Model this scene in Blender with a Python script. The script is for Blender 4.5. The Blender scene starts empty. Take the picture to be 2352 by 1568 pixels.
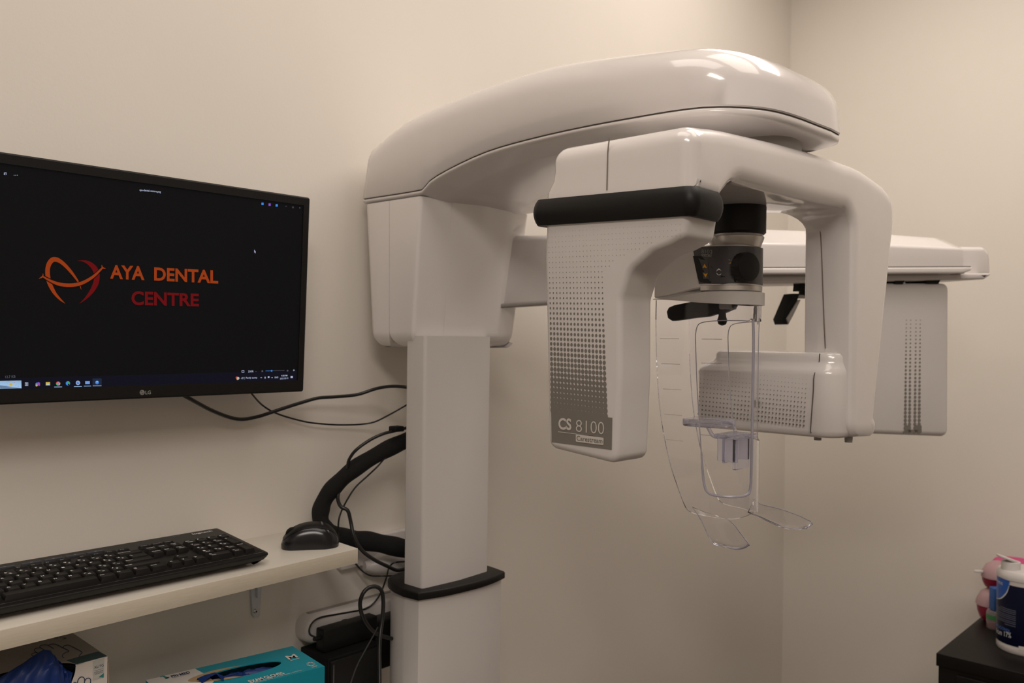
import bpy, bmesh, math, random
from math import sin, cos, pi, radians, sqrt, atan2, hypot
from mathutils import Vector, Matrix
from mathutils.geometry import delaunay_2d_cdt, tessellate_polygon
random.seed(4)
S = bpy.context.scene
COL = S.collection

# ---------------------------------------------------------------- camera
# world: +X runs along the left wall towards the corner, +Y towards the left wall, Z up (metres)
W_IMG, H_IMG, FPX = 2352.0, 1568.0, 2000.0
YAW, PITCH, ROLL = radians(42.7), radians(-0.3), radians(0.72)
CAM = Vector((0, 0, 1.45))
_f = Vector((cos(YAW), sin(YAW), 0)); _r = Vector((sin(YAW), -cos(YAW), 0)); _u = Vector((0, 0, 1))
CF = _f * cos(PITCH) + _u * sin(PITCH)
_u2 = _u * cos(PITCH) - _f * sin(PITCH)
CR = _r * cos(ROLL) + _u2 * sin(ROLL)
CU = _u2 * cos(ROLL) - _r * sin(ROLL)
cd = bpy.data.cameras.new('camera'); cam = bpy.data.objects.new('camera', cd); COL.objects.link(cam)
cam.matrix_world = Matrix(((CR.x, CU.x, -CF.x, CAM.x), (CR.y, CU.y, -CF.y, CAM.y), (CR.z, CU.z, -CF.z, CAM.z), (0, 0, 0, 1)))
cd.sensor_width = 36; cd.lens = 36 * FPX / W_IMG; cd.clip_start = 0.05; cd.clip_end = 30
cd.dof.use_dof = True; cd.dof.focus_distance = 1.22; cd.dof.aperture_fstop = 6.3
S.camera = cam

# ---------------------------------------------------------------- world, lamps, exposure
wd = bpy.data.worlds.new('world'); S.world = wd; wd.use_nodes = True
wd.node_tree.nodes['Background'].inputs[0].default_value = (1, .9, .8, 1)
wd.node_tree.nodes['Background'].inputs[1].default_value = 0.0
vs = S.view_settings
vs.view_transform = 'Standard'; vs.look = 'None'; vs.gamma = 1; vs.use_curve_mapping = False; vs.exposure = 0.0


def area_lamp(name, loc, sx, sy, power, col, rot=(0, 0, 0)):
    l = bpy.data.lights.new(name, 'AREA'); l.shape = 'RECTANGLE'; l.size = sx; l.size_y = sy
    l.energy = power; l.color = col
    o = bpy.data.objects.new(name, l); COL.objects.link(o); o.location = loc; o.rotation_euler = rot
    return o


CEIL = 2.85
area_lamp('ceiling_lamp', (2.05, 0.5, CEIL - .02), .6, 1.2, 13, (1, .90, .815))
area_lamp('ceiling_lamp', (1.3, 0.0, CEIL - .02), .6, 1.2, 8, (1, .90, .815))
area_lamp('ceiling_lamp', (0.5, 0.5, CEIL - .02), .6, 1.2, 7, (1, .90, .815))
area_lamp('ceiling_lamp', (-0.6, -0.8, CEIL - .02), .6, 1.2, 33, (1, .90, .815))  # unseen lamp added behind the camera, power fitted to surface brightness

# ---------------------------------------------------------------- projection helpers (only for taking positions)
def ray(px, py):
    return CF + CR * ((px - 1176) / FPX) - CU * ((py - 784) / FPX)


def at(px, py, ax, val):
    d = ray(px, py); t = (val - CAM[ax]) / d[ax]
    return CAM + d * t


def atp(px, py, p0, n):
    d = ray(px, py); t = (Vector(p0) - CAM).dot(n) / d.dot(n)
    return CAM + d * t


def prj(p):
    q = Vector(p) - CAM; z = q.dot(CF)
    return 1176 + FPX * q.dot(CR) / z, 784 - FPX * q.dot(CU) / z


# ---------------------------------------------------------------- materials
MATS = {}


def mat(name, col, rough=.5, metal=0, spec=.5, coat=0, trans=0, ior=1.45, emit=0, ecol=None, noise=0, nscale=40, bump=0, bscale=200, stretch=None):
    if name in MATS: return MATS[name]
    m = bpy.data.materials.new(name); m.use_nodes = True
    nt = m.node_tree; b = nt.nodes['Principled BSDF']
    b.inputs['Base Color'].default_value = (*col, 1); b.inputs['Roughness'].default_value = rough
    b.inputs['Metallic'].default_value = metal; b.inputs['Specular IOR Level'].default_value = spec
    b.inputs['Coat Weight'].default_value = coat; b.inputs['Coat Roughness'].default_value = .05
    b.inputs['Transmission Weight'].default_value = trans; b.inputs['IOR'].default_value = ior
    if emit:
        b.inputs['Emission Color'].default_value = (*(ecol or col), 1); b.inputs['Emission Strength'].default_value = emit
    if noise or bump:
        tc = nt.nodes.new('ShaderNodeTexCoord'); mp = nt.nodes.new('ShaderNodeMapping')
        nt.links.new(tc.outputs['Object'], mp.inputs['Vector'])
        if stretch: mp.inputs['Scale'].default_value = stretch
    if noise:
        n = nt.nodes.new('ShaderNodeTexNoise'); n.inputs['Scale'].default_value = nscale; n.inputs['Detail'].default_value = 4
        nt.links.new(mp.outputs[0], n.inputs['Vector'])
        r = nt.nodes.new('ShaderNodeMapRange'); r.inputs['To Min'].default_value = 1 - noise; r.inputs['To Max'].default_value = 1 + noise
        nt.links.new(n.outputs['Fac'], r.inputs['Value'])
        mx = nt.nodes.new('ShaderNodeMix'); mx.data_type = 'RGBA'; mx.blend_type = 'MULTIPLY'; mx.inputs['Factor'].default_value = 1
        mx.inputs['A'].default_value = (*col, 1); nt.links.new(r.outputs[0], mx.inputs['B'])
        nt.links.new(mx.outputs['Result'], b.inputs['Base Color'])
    if bump:
        n2 = nt.nodes.new('ShaderNodeTexNoise'); n2.inputs['Scale'].default_value = bscale; n2.inputs['Detail'].default_value = 3
        nt.links.new(mp.outputs[0], n2.inputs['Vector'])
        bp = nt.nodes.new('ShaderNodeBump'); bp.inputs['Strength'].default_value = bump; bp.inputs['Distance'].default_value = .001
        nt.links.new(n2.outputs['Fac'], bp.inputs['Height']); nt.links.new(bp.outputs[0], b.inputs['Normal'])
    MATS[name] = m
    return m


WALL = mat('wall_paint', (.80, .755, .69), .6, noise=.02, nscale=6, bump=.15, bscale=160)
CEILM = mat('ceiling_paint', (.82, .78, .72), .8, noise=.03)
WALLD = mat('darkened_wall_paint', (.42, .38, .34), .7, noise=.03)  # for the unseen walls, made darker to weaken bounce light
FLOORM = mat('floor_vinyl', (.16, .135, .115), .5, noise=.1, nscale=12)
WHITE = mat('white_gloss_plastic', (.79, .755, .74), .2, coat=.8, noise=.01)
WHITE2 = mat('white_satin_plastic', (.66, .63, .615), .32, noise=.01)
SEAM = mat('seam_shadow_gap', (.12, .10, .085), .8)
BLACKS = mat('black_satin_plastic', (.008, .0078, .0075), .45, spec=.3, bump=.1, bscale=900)
BLACKM = mat('black_matte', (.006, .006, .006), .7, spec=.25, noise=.1)
BLACKG = mat('black_gloss_plastic', (.012, .012, .014), .2)
CHAR = mat('charcoal_panel', (.06, .058, .06), .35)
STEEL = mat('brushed_steel', (.62, .60, .57), .3, metal=1, noise=.05, nscale=300)
GREYP = mat('grey_plastic', (.30, .28, .26), .4)
DOTM = mat('dot_print_grey', (.19, .175, .155), .55)
PRINTL = mat('print_light', (.60, .57, .53), .5)
ORANGE = mat('amber_print', (.75, .34, .01), .5)
ACRYL = mat('clear_acrylic', (.97, .97, 1.0), .02, trans=1, ior=1.3)
ACRYB = mat('bluish_acrylic', (.80, .81, .90), .05, trans=1, ior=1.25)
RIMM = mat('window_rim_acrylic', (.66, .65, .74), .15, trans=.55, ior=1.3)
HOLD = mat('chin_rest_acrylic', (.84, .84, .93), .08, trans=.9, ior=1.12)
FROST = mat('frosted_collar', (.56, .53, .51), .25, coat=.3)
SHELFM = mat('white_wood_laminate', (.74, .70, .62), .35, noise=.04, nscale=60, stretch=(1, 8, 8))
SHELFE = mat('shelf_edge_grain', (.60, .55, .45), .5, noise=.1, nscale=40, stretch=(1, 12, 12))
METW = mat('white_painted_metal', (.62, .63, .68), .35)
KEYM = mat('keycap_black', (.008, .0075, .007), .5, spec=.22, bump=.1, bscale=1500)
KBM = mat('keyboard_black', (.007, .0068, .0065), .42, spec=.25)
MEDIAK = mat('media_key_blue_grey', (.035, .038, .05), .4)
LEGEND = mat('legend_white', (.72, .72, .72), .5)
LEGEND2 = mat('legend_grey', (.30, .30, .30), .5)
CABLE = mat('cable_black_rubber', (.010, .010, .010), .35)
SLEEVE = mat('braided_sleeve_black', (.006, .006, .006), .9, bump=.8, bscale=700)
DARKW = mat('black_brown_wood', (.006, .0048, .0042), .45, spec=.25, noise=.3, nscale=20, stretch=(1, 1, 10))

# ---------------------------------------------------------------- mesh builder


def smooth_path(pts, n=6, closed=False):
    pts = [Vector(p) for p in pts]; N = len(pts); out = []
    rng = range(N if closed else N - 1)
    for i in rng:
        if closed:
            p0, p1, p2, p3 = pts[(i - 1) % N], pts[i], pts[(i + 1) % N], pts[(i + 2) % N]
        else:
            p1, p2 = pts[i], pts[i + 1]
            p0 = pts[i - 1] if i > 0 else p1 * 2 - p2
            p3 = pts[i + 2] if i + 2 < N else p2 * 2 - p1
        for k in range(n):
            t = k / n; t2 = t * t; t3 = t2 * t
            out.append(.5 * ((2 * p1) + (-p0 + p2) * t + (2 * p0 - 5 * p1 + 4 * p2 - p3) * t2 + (-p0 + 3 * p1 - 3 * p2 + p3) * t3))
    if not closed: out.append(pts[-1])
    return out


def rpoly(pts, seg=6):
    """closed 2D polygon of (u, v, radius) -> outline with rounded corners"""
    N = len(pts); out = []
    for i in range(N):
        p = Vector(pts[i][:2]); r = pts[i][2] if len(pts[i]) > 2 else 0
        a = Vector(pts[i - 1][:2]); b = Vector(pts[(i + 1) % N][:2])
        if r <= 0: out.append(p); continue
        da = (a - p); db = (b - p); la, lb = da.length, db.length; da.normalize(); db.normalize()
        ang = max(1e-4, pi - math.acos(max(-1, min(1, da.dot(db)))))
        t = min(r * math.tan(ang / 2), .49 * la, .49 * lb); rr = t / math.tan(ang / 2)
        c = p + (da + db).normalized() * sqrt(rr * rr + t * t)
        s = p + da * t; e = p + db * t
        a0 = atan2(s.y - c.y, s.x - c.x); a1 = atan2(e.y - c.y, e.x - c.x)
        d = (a1 - a0 + pi) % (2 * pi) - pi
        for k in range(seg + 1):
            q = a0 + d * k / seg
            out.append(Vector((c.x + rr * cos(q), c.y + rr * sin(q))))
    return out


def ccw(o):
    A = sum(o[i - 1][0] * o[i][1] - o[i][0] * o[i - 1][1] for i in range(len(o)))
    return o if A > 0 else list(reversed(o))


def densify(o, step):
    out = []
    for i in range(len(o)):
        a = Vector(o[i]); b = Vector(o[(i + 1) % len(o)]); n = max(1, int((b - a).length / step))
        for k in range(n): out.append(a.lerp(b, k / n))
    return out


def inset(o, d):
    if abs(d) < 1e-9: return [Vector(p) for p in o]
    N = len(o); out = []
    for i in range(N):
        p = Vector(o[i]); a = Vector(o[i - 1]); b = Vector(o[(i + 1) % N])
        e1 = (p - a); e2 = (b - p)
        if e1.length < 1e-9: e1 = e2
        if e2.length < 1e-9: e2 = e1
        e1.normalize(); e2.normalize()
        n1 = Vector((-e1.y, e1.x)); n2 = Vector((-e2.y, e2.x)); m = n1 + n2
        if m.length < 1e-6: m = n1
        m.normalize(); k = 1 / max(.5, m.dot(n1))
        out.append(p + m * d * k)
    return out


def capfaces(o):
    n = len(o); conv = True
    for i in range(n):
        a, p, c = o[i - 1], o[i], o[(i + 1) % n]
        if (p.x - a.x) * (c.y - p.y) - (p.y - a.y) * (c.x - p.x) < -1e-9: conv = False; break
    if conv: return True
    vo, eo, fo_, ov, oe, of = delaunay_2d_cdt([Vector((p[0], p[1])) for p in o], [(i, (i + 1) % n) for i in range(n)], [], 1, 1e-7)
    back = [l[0] if l else None for l in ov]; fs = []
    for f in fo_:
        g = [back[i] for i in f]
        if None in g or len(set(g)) < 3: continue
        fs.append(tuple(g))
    return fs


class MB:
    def __init__(s): s.v = []; s.f = []; s.m = []

    def add(s, vs_, fs, m=0):
        o = len(s.v); s.v += [tuple(p) for p in vs_]
        s.f += [tuple(i + o for i in f) for f in fs]; s.m += [m] * len(fs)
        return s

    def loft(s, rings, m=0, cap0=True, cap1=True, closed=True):
        n = len(rings[0]); vs_ = [p for r in rings for p in r]; fs = []
        for i in range(len(rings) - 1):
            for j in range(n if closed else n - 1):
                k = (j + 1) % n
                fs.append((i * n + j, i * n + k, (i + 1) * n + k, (i + 1) * n + j))
        L = (len(rings) - 1) * n
        for cap, base, flip in ((cap0, 0, True), (cap1, L, False)):
            if isinstance(cap, list):
                for f in cap:
                    f = tuple(base + i for i in f); fs.append(tuple(reversed(f)) if flip else f)
            elif cap == 'ladder':
                for j in range(n // 2 - 1):
                    f = (base + j, base + j + 1, base + n - 2 - j, base + n - 1 - j)
                    fs.append(tuple(reversed(f)) if flip else f)
            elif cap:
                f = tuple(range(base, base + n))
                fs.append(tuple(reversed(f)) if flip else f)
        return s.add(vs_, fs, m)

    def prism(s, outline, w0, w1, fn, f0=0, f1=0, seg=4, m=0, cap0=True, cap1=True):
        o = ccw(outline); rings = []
        lv = []
        if f0 > 0:
            for k in range(seg): a = k / seg * pi / 2; lv.append((f0 * (1 - sin(a)), w0 + f0 * (1 - cos(a))))
            lv.append((0, w0 + f0))
        else: lv.append((0, w0))
        if f1 > 0:
            lv.append((0, w1 - f1))
            for k in range(1, seg + 1): a = k / seg * pi / 2; lv.append((f1 * (1 - cos(a)), w1 - f1 * (1 - sin(a))))
        else: lv.append((0, w1))
        for d, w in lv: rings.append([fn(p[0], p[1], w) for p in inset(o, d)])
        if cap0 is True: cap0 = capfaces(inset(o, lv[0][0]))
        if cap1 is True: cap1 = capfaces(inset(o, lv[-1][0]))
        return s.loft(rings, m, cap0, cap1)

    def box(s, x0, y0, z0, x1, y1, z1, m=0, b=0, rc=None, seg=3):
        r = b if rc is None else rc
        return s.prism(rpoly([(x0, y0, r), (x1, y0, r), (x1, y1, r), (x0, y1, r)], seg), z0, z1, lambda u, v, w: (u, v, w), b, b, seg, m)

    def tube(s, path, r, n=10, m=0, caps=True):
        path = [Vector(p) for p in path]; N = len(path); rings = []
        t = (path[1] - path[0]).normalized(); up = Vector((0, 0, 1)) if abs(t.z) < .9 else Vector((1, 0, 0))
        nx = t.cross(up).normalized()
        for i in range(N):
            t = (path[min(i + 1, N - 1)] - path[max(i - 1, 0)]).normalized()
            nx = (nx - t * nx.dot(t)).normalized(); ny = t.cross(nx)
            rr = r(i / (N - 1)) if callable(r) else r
            rings.append([path[i] + (nx * cos(2 * pi * k / n) + ny * sin(2 * pi * k / n)) * rr for k in range(n)])
        return s.loft(rings, m, caps, caps)

    def lathe(s, prof, c, n=40, m=0, ax=None, caps=True):
        """prof: list of (radius, height) from bottom up; ax: axis direction"""
        c = Vector(c); z = Vector(ax or (0, 0, 1)).normalized()
        x = z.cross(Vector((0, 0, 1)) if abs(z.z) < .9 else Vector((1, 0, 0))).normalized(); y = z.cross(x)
        rings = [[c + z * h + (x * cos(2 * pi * k / n) + y * sin(2 * pi * k / n)) * max(r, 1e-5) for k in range(n)] for r, h in prof]
        return s.loft(rings, m, caps, caps)

    def flat(s, outline, fn, m=0):
        return s.add([fn(p[0], p[1]) for p in outline], [tuple(range(len(outline)))], m)

    def stroke(s, pts, fn, m=0, n=8):
        """tapered ribbon: pts (u, v, width)"""
        P = smooth_path([(p[0], p[1], p[2]) for p in pts], n); L = []; R = []
        for i, p in enumerate(P):
            a = P[max(i - 1, 0)]; b = P[min(i + 1, len(P) - 1)]
            t = Vector((b.x - a.x, b.y - a.y)); t.normalize(); nn = Vector((-t.y, t.x)) * max(p.z, .01) / 2
            L.append(fn(p.x + nn.x, p.y + nn.y)); R.append(fn(p.x - nn.x, p.y - nn.y))
        k = len(L)
        return s.add(L + R, [(i, i + 1, k + i + 1, k + i) for i in range(k - 1)], m)

    def text(s, body, fn, m=0, bold=0, w=1.0, h=1.0, u0=0, v0=0):
        """lettering scaled to width w and height h, lower-left at (u0, v0), mapped by fn(u, v)"""
        vs_, fs, bb = text2d(body, bold)
        sx = w / max(1e-6, bb[2] - bb[0]); sy = h / max(1e-6, bb[3] - bb[1])
        return s.add([fn(u0 + (x - bb[0]) * sx, v0 + (y - bb[1]) * sy) for x, y in vs_], fs, m)

    def build(s, name, mats, parent=None, ang=35, origin=None):
        me = bpy.data.meshes.new(name)
        o3 = Vector(origin) if origin is not None else (parent.matrix_world.translation if parent else Vector((0, 0, 0)))
        p0 = parent
        off = Vector((0, 0, 0))
        while p0: off += p0.location; p0 = p0.parent
        base = Vector(origin) if origin is not None else off
        me.from_pydata([tuple(Vector(p) - base) for p in s.v], [], s.f)
        mats = mats if isinstance(mats, (list, tuple)) else [mats]
        for mm in mats: me.materials.append(mm)
        me.polygons.foreach_set('material_index', s.m)
        bm = bmesh.new(); bm.from_mesh(me)
        bmesh.ops.recalc_face_normals(bm, faces=bm.faces); bm.to_mesh(me); bm.free()
        me.polygons.foreach_set('use_smooth', [True] * len(me.polygons))
        me.set_sharp_from_angle(angle=radians(ang)); me.update()
        o = bpy.data.objects.new(name, me); COL.objects.link(o)
        if parent: o.parent = parent
        o.location = base - off
        return o


_TX = {}


def text2d(body, bold):
    k = (body, bold)
    if k in _TX: return _TX[k]
    c = bpy.data.curves.new('txt', 'FONT'); c.body = body; c.offset = bold; c.resolution_u = 4
    o = bpy.data.objects.new('txt', c); COL.objects.link(o)
    dg = bpy.context.evaluated_depsgraph_get(); ev = o.evaluated_get(dg); me = ev.to_mesh()
    vs_ = [(v.co.x, v.co.y) for v in me.vertices]; fs = [tuple(p.vertices) for p in me.polygons]
    ev.to_mesh_clear(); bpy.data.objects.remove(o); bpy.data.curves.remove(c)
    xs = [v[0] for v in vs_] or [0, 1]; ys = [v[1] for v in vs_] or [0, 1]
    _TX[k] = (vs_, fs, (min(xs), min(ys), max(xs), max(ys)))
    return _TX[k]


def tag(o, label=None, cat=None, group=None, kind=None):
    if label: o['label'] = label
    if cat: o['category'] = cat
    if group: o['group'] = group
    if kind: o['kind'] = kind
    return o


def thing(name, loc, label, cat, group=None):
    o = bpy.data.objects.new(name, None); COL.objects.link(o); o.location = loc; o.empty_display_size = .05
    return tag(o, label, cat, group)


def lerp(a, b, t): return a + (b - a) * t
def sstep(a, b, x):
    t = max(0, min(1, (x - a) / (b - a))); return t * t * (3 - 2 * t)


def interp(tab, x):
    if x <= tab[0][0]: return tab[0][1]
    for (a, va), (b, vb) in zip(tab, tab[1:]):
        if x <= b:
            t = (x - a) / (b - a); return lerp(va, vb, t)
    return tab[-1][1]


IDXYZ = lambda u, v, w: (u, v, w)

# ================================================================ ROOM
WY, WX = 1.375, 2.92           # left wall plane, right wall plane
X0, Y0 = -1.6, -2.0


def slab(name, x0, y0, z0, x1, y1, z1, m):
    b = MB(); b.box(x0, y0, z0, x1, y1, z1); o = b.build(name, m); return tag(o, kind='structure')


slab('wall_left', X0 - .1, WY, 0, WX + .1, WY + .1, CEIL, WALL)
slab('wall_right', WX, Y0 - .1, 0, WX + .1, WY, CEIL, WALL)
slab('wall_rear', X0 - .1, Y0 - .1, 0, X0, WY, CEIL, WALLD)
slab('wall_front', X0, Y0 - .1, 0, WX, Y0, CEIL, WALLD)
slab('floor', X0 - .1, Y0 - .1, -.1, WX + .1, WY + .1, 0, FLOORM)
slab('ceiling', X0 - .1, Y0 - .1, CEIL, WX + .1, WY + .1, CEIL + .1, CEILM)

# ================================================================ X-RAY MACHINE
MX = thing('panoramic_xray_machine', (1.13, 1.2, 0),
           'large white panoramic dental X-ray machine standing against the left wall with curved overhead arm', 'x-ray machine')

# ---- lower column, collar, inner column
RINGP = [(1.018, 1.157), (1.05, 1.147), (1.083, 1.140), (1.149, 1.135), (1.195, 1.139), (1.232, 1.148), (1.239, 1.193), (1.238, 1.23), (1.225, 1.262),
         (1.19, 1.283), (1.13, 1.288), (1.07, 1.283), (1.04, 1.268), (1.022, 1.235), (1.014, 1.194)]
ro = densify(RINGP, .01)
ro_s = [Vector((p.x, p.y)) for p in smooth_path([(p[0], p[1], 0) for p in RINGP[0:6]], 4)] + \
       [Vector((p.x, p.y)) for p in smooth_path([(p[0], p[1], 0) for p in RINGP[6:]], 4)]
b = MB(); b.prism(inset(ccw(ro_s), .006), 0.0, .985, IDXYZ)
o = b.build('lower_column', WHITE2, MX)
b = MB(); b.prism(ro_s, .9825, .997, IDXYZ, .002, .004, 3); b.build('column_collar', BLACKS, MX)
b = MB()
b.prism(rpoly([(1.039, 1.17, .007), (1.125, 1.164, .15), (1.211, 1.17, .012), (1.213, 1.222, .012), (1.039, 1.222, .005)], 6), .96, 1.45, IDXYZ)
b.build('inner_column', WHITE2, MX)

# ---- head housing (tapers downward), with a separate rear cover
HX0, HX1, HYF, HYB, HZ0, HZ1 = 1.029, 1.332, 1.172, 1.343, 1.428, 1.699


def taper(u, v, w):
    t = (HZ1 - w) / (HZ1 - HZ0)
    x = u + (HX0 + .004 - HX0) * 0 + lerp(0, 1, t) * (0.004 if u < 1.1 else -.022 * (u - 1.1) / .234)
    y = v + t * (.022 if v < 1.2 else (.0 if v < 1.30 else -.02))
    return (x, y, w)


YS = 1.262
b = MB()
fo = rpoly([(HX0, YS, .0), (HX0, HYF + .004, .008), (1.10, HYF - .004, .2), (1.18, HYF - .008, .2), (1.26, HYF - .005, .2), (HX1, HYF + .012, .02), (HX1 + .002, YS, 0)], 6)
b.prism(densify(fo, .02), HZ0, HZ1, taper, .03, 0, 8)
b.build('head_housing', WHITE, MX)
b = MB()
bo = rpoly([(HX0, HYB, .02), (HX0, YS + .0015, 0), (HX1, YS + .0015, 0), (HX1, HYB, .02)], 6)
b.prism(densify(bo, .02), HZ0, HZ1, taper, .03, 0, 8)
b.build('rear_cover', WHITE, MX)

# ---- overhead arm
ZSEAM = [(.50, 1.762), (.60, 1.762), (.70, 1.764), (.80, 1.765), (.90, 1.763), (.997, 1.757), (1.069, 1.745), (1.134, 1.729), (1.165, 1.716), (1.18, 1.709), (1.36, 1.709)]
ZTOP = [(.50, 1.846), (.57, 1.852), (.66, 1.860), (.73, 1.868), (.807, 1.876), (.891, 1.882), (.96, 1.881), (1.054, 1.876), (1.139, 1.867), (1.226, 1.855), (1.278, 1.844), (1.33, 1.826), (1.36, 1.812)]
zs_s = [(p.x, p.y) for p in smooth_path([(a, z, 0) for a, z in ZSEAM], 5)]
zt_s = [(p.x, p.y) for p in smooth_path([(a, z, 0) for a, z in ZTOP], 5)]
YLIST = [1.33, 1.31, 1.28, 1.25, 1.22, 1.19, 1.18, 1.17, 1.15, 1.13, 1.10, 1.07, 1.04, 1.01, .98, .95, .92, .88, .84, .80, .76, .72, .68]
left = [(1.15, 1.348), (1.10, 1.348), (1.06, 1.348), (1.036, 1.346), (1.027, 1.339)] + [(1.026, y) for y in YLIST] + \
       [(1.0265, .655), (1.029, .63), (1.034, .61), (1.044, .592), (1.054, .580), (1.066, .570), (1.078, .561), (1.092, .553), (1.107, .547), (1.125, .542), (1.15, .538), (1.18, .535)]
right = [(1.21, 1.348), (1.26, 1.348), (1.30, 1.348), (1.326, 1.346), (1.335, 1.339)] + [(1.336, y) for y in YLIST] + \
        [(1.336, .655), (1.336, .63), (1.336, .61), (1.3355, .592), (1.335, .580), (1.334, .570), (1.332, .561), (1.328, .550), (1.32, .540), (1.305, .533), (1.27, .531), (1.23, .533)]
ARMO = [Vector(p) for p in left] + [Vector(p) for p in reversed(right)]
HH = 1.0


def arm_fn(lean):
    def fn(u, v, w):
        # w: 0..0.04 above the seam, 0.96..1 below the crown
        z = interp(zs_s, v) + w if w < .5 else interp(zt_s, v) - (HH - w)
        if lean:
            t = max(0, min(1, (z - interp(zs_s, v)) / .12))
            if v > 1.2: v = v - .024 * t * sstep(1.2, 1.34, v)
            else: v = v + .012 * t * sstep(.8, .55, v)
        return (u, v, z)
    return fn


def arm_inset(d):
    A = ccw(ARMO); I = inset(A, d); out = []
    for p, q in zip(A, I):
        c = Vector((max(1.026 + d, min(1.336 - d, p.x)), min(1.348 - d * .35, p.y)))
        out.append(q.lerp(c, sstep(.75, .95, p.y)))
    return out


b = MB(); rings = []; af = arm_fn(True)
for d, w in [(.002, .0012), (0, .003)] + [(.05 * (1 - cos(k / 10 * pi / 2)), 1 - .05 * (1 - sin(k / 10 * pi / 2))) for k in range(11)]:
    rings.append([af(p.x, p.y, w) for p in arm_inset(d)])
b.loft(rings, 0, False, 'ladder')
arm = b.build('overhead_arm', WHITE, MX, 50)
b = MB()
low = inset(ccw(ARMO), .0015)


def low_fn(u, v, w): return (u, v, interp(zs_s, v) - .0008 - w * lerp(.55, 1, sstep(.78, .60, v)))


rings = []
for d, w in [(.001, 0), (0, .001)] + [(0, .006), (.0008, .0085), (.003, .0102)] + [(.003 + .062 * k / 7, .0102 + .017 * (k / 7) ** .85) for k in range(1, 8)]:
    rings.append([low_fn(p.x, p.y, w) for p in arm_inset(d + .0015)])
b.loft(rings, 0, 'ladder', 'ladder')
b.build('arm_lower_shell', WHITE, MX, 50)
b = MB(); b.prism(inset(ccw(ARMO), .003), -.003, .004, lambda u, v, w: (u, v, interp(zs_s, v) + w), 0, 0, 1, 0, 'ladder', 'ladder')
b.build('arm_seam_gasket', SEAM, MX)

# ---- rotating C-arm frame
CF_TOP = [(1.58, 1.66), (1.577, 1.688), (1.564, 1.704), (1.53, 1.715), (1.481, 1.722), (1.43, 1.728), (1.387, 1.730), (1.33, 1.731), (1.286, 1.730), (1.21, 1.728), (1.14, 1.725), (1.076, 1.721), (.994, 1.716), (.96, 1.7125)]
co = rpoly([(.90, 1.620, 0), (.972, 1.620, .024), (1.012, 1.653, .05), (1.075, 1.654, .3), (1.213, 1.656, .3), (1.396, 1.662, .035), (1.400, 1.295, .025), (1.58, 1.285, .025)], 6) + \
     [Vector(p) for p in CF_TOP] + rpoly([(.95, 1.711, 0), (.8995, 1.705, .023), (.90, 1.66, 0)], 6)
YB = [(.90, .768), (1.0, .755), (1.15, .72), (1.34, .681), (1.375, .656), (1.396, .632), (1.58, .625)]


def cf_fn(u, v, w):
    yb = interp(YB, u) + (.014 * sstep(1.668, 1.64, v) if u < 1.1 else 0)
    return (u, .545 + w / .22 * (yb - .545), v)


b = MB()
b.prism(densify(ccw(co), .012), 0, .22, cf_fn, .022, .022, 6)
# seams on the frame
for pts in ([(1400, 316), (1398, 330), (1396, 350), (1394, 436)],):
    b.tube([at(x, y, 0, .8995) for x, y in pts], .0009, 6, 1)
b.tube(smooth_path([at(x, y, 0, 1.3965) for x, y in [(1876, 512), (1884, 530), (1887, 580), (1890, 660), (1893, 740), (1896, 800)]], 4), .0009, 6, 1)
carm = b.build('rotating_arm', [WHITE, mat('seam_line_taupe', (.22, .18, .15), .7)], MX, 40)
# pivot hub between overhead arm and rotating arm
b = MB(); b.lathe([(.10, 1.70), (.10, 1.752)], (1.21, .66, 0), 40); b.build('pivot_hub', GREYP, MX)

# ---- X-ray source pod (dotted), black bumper band
TILT = .036
PO = [at(x, y, 0, .9) for x, y in [(1253, 490), (1250, 600), (1254, 800), (1262, 1022)]]
outl = [(p.y, p.z) for p in PO] + []
sp = [(PO[0].y, 1.625, 0), (PO[1].y + .001, 1.56, 0), (PO[2].y, 1.43, 0), (.762, 1.301, .014), (.648, 1.290, .012), (.6435, 1.40, 0), (.645, 1.50, .03), (.632, 1.535, .03), (.60, 1.556, .03),
      (.578, 1.562, .02), (.5535, 1.572, .012), (.549, 1.60, 0), (.549, 1.625, 0)]
so = densify(ccw(rpoly(sp, 6)), .012)


def pod_fn(u, v, w):
    x = .90 + w
    return (x, u + (.0 if w < .03 else 0), v)


b = MB()
b.prism(so, 0, .075, pod_fn, .008, .012, 5)
b.tube([at(x, y, 0, .8995) for x, y in ((1394, 445),)] + [at(1394, 446, 0, .8995)], .0001, 4, 1) if False else None
XD = .90 - .0003


def podface(px, py):
    p = at(px, py, 0, XD); return p.y, p.z


y0d, z0d = podface(1260, 533)
PY, PZ = .00588, .00685
zrow = lambda i, yy: z0d - i * PZ - TILT * .75 * (y0d - yy)
inset_o = so
ymaxrow = {0: 36, 1: 36, 2: 36, 3: 29, 4: 26, 5: 22, 6: 19, 7: 18}
for i in range(36):
    r = interp([(0, .0003), (8, .00062), (14, .0013), (21, .0021), (28, .0030), (35, .0041)], i)
    nc = ymaxrow.get(i, 16)
    yst = y0d - .00032 * i
    for j in range(nc):
        yy = yst - j * PY
        zz = zrow(i, yy)
        if i > 8 and yy < .6505: continue
        n = 8 if r < .0015 else 14
        b.add([(XD - (i % 2) * .00004 - (j % 2) * .00002, yy + r * .95 * cos(2 * pi * k / n), zz + r * 1.08 * sin(2 * pi * k / n)) for k in range(n)], [tuple(range(n))], 1)
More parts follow.
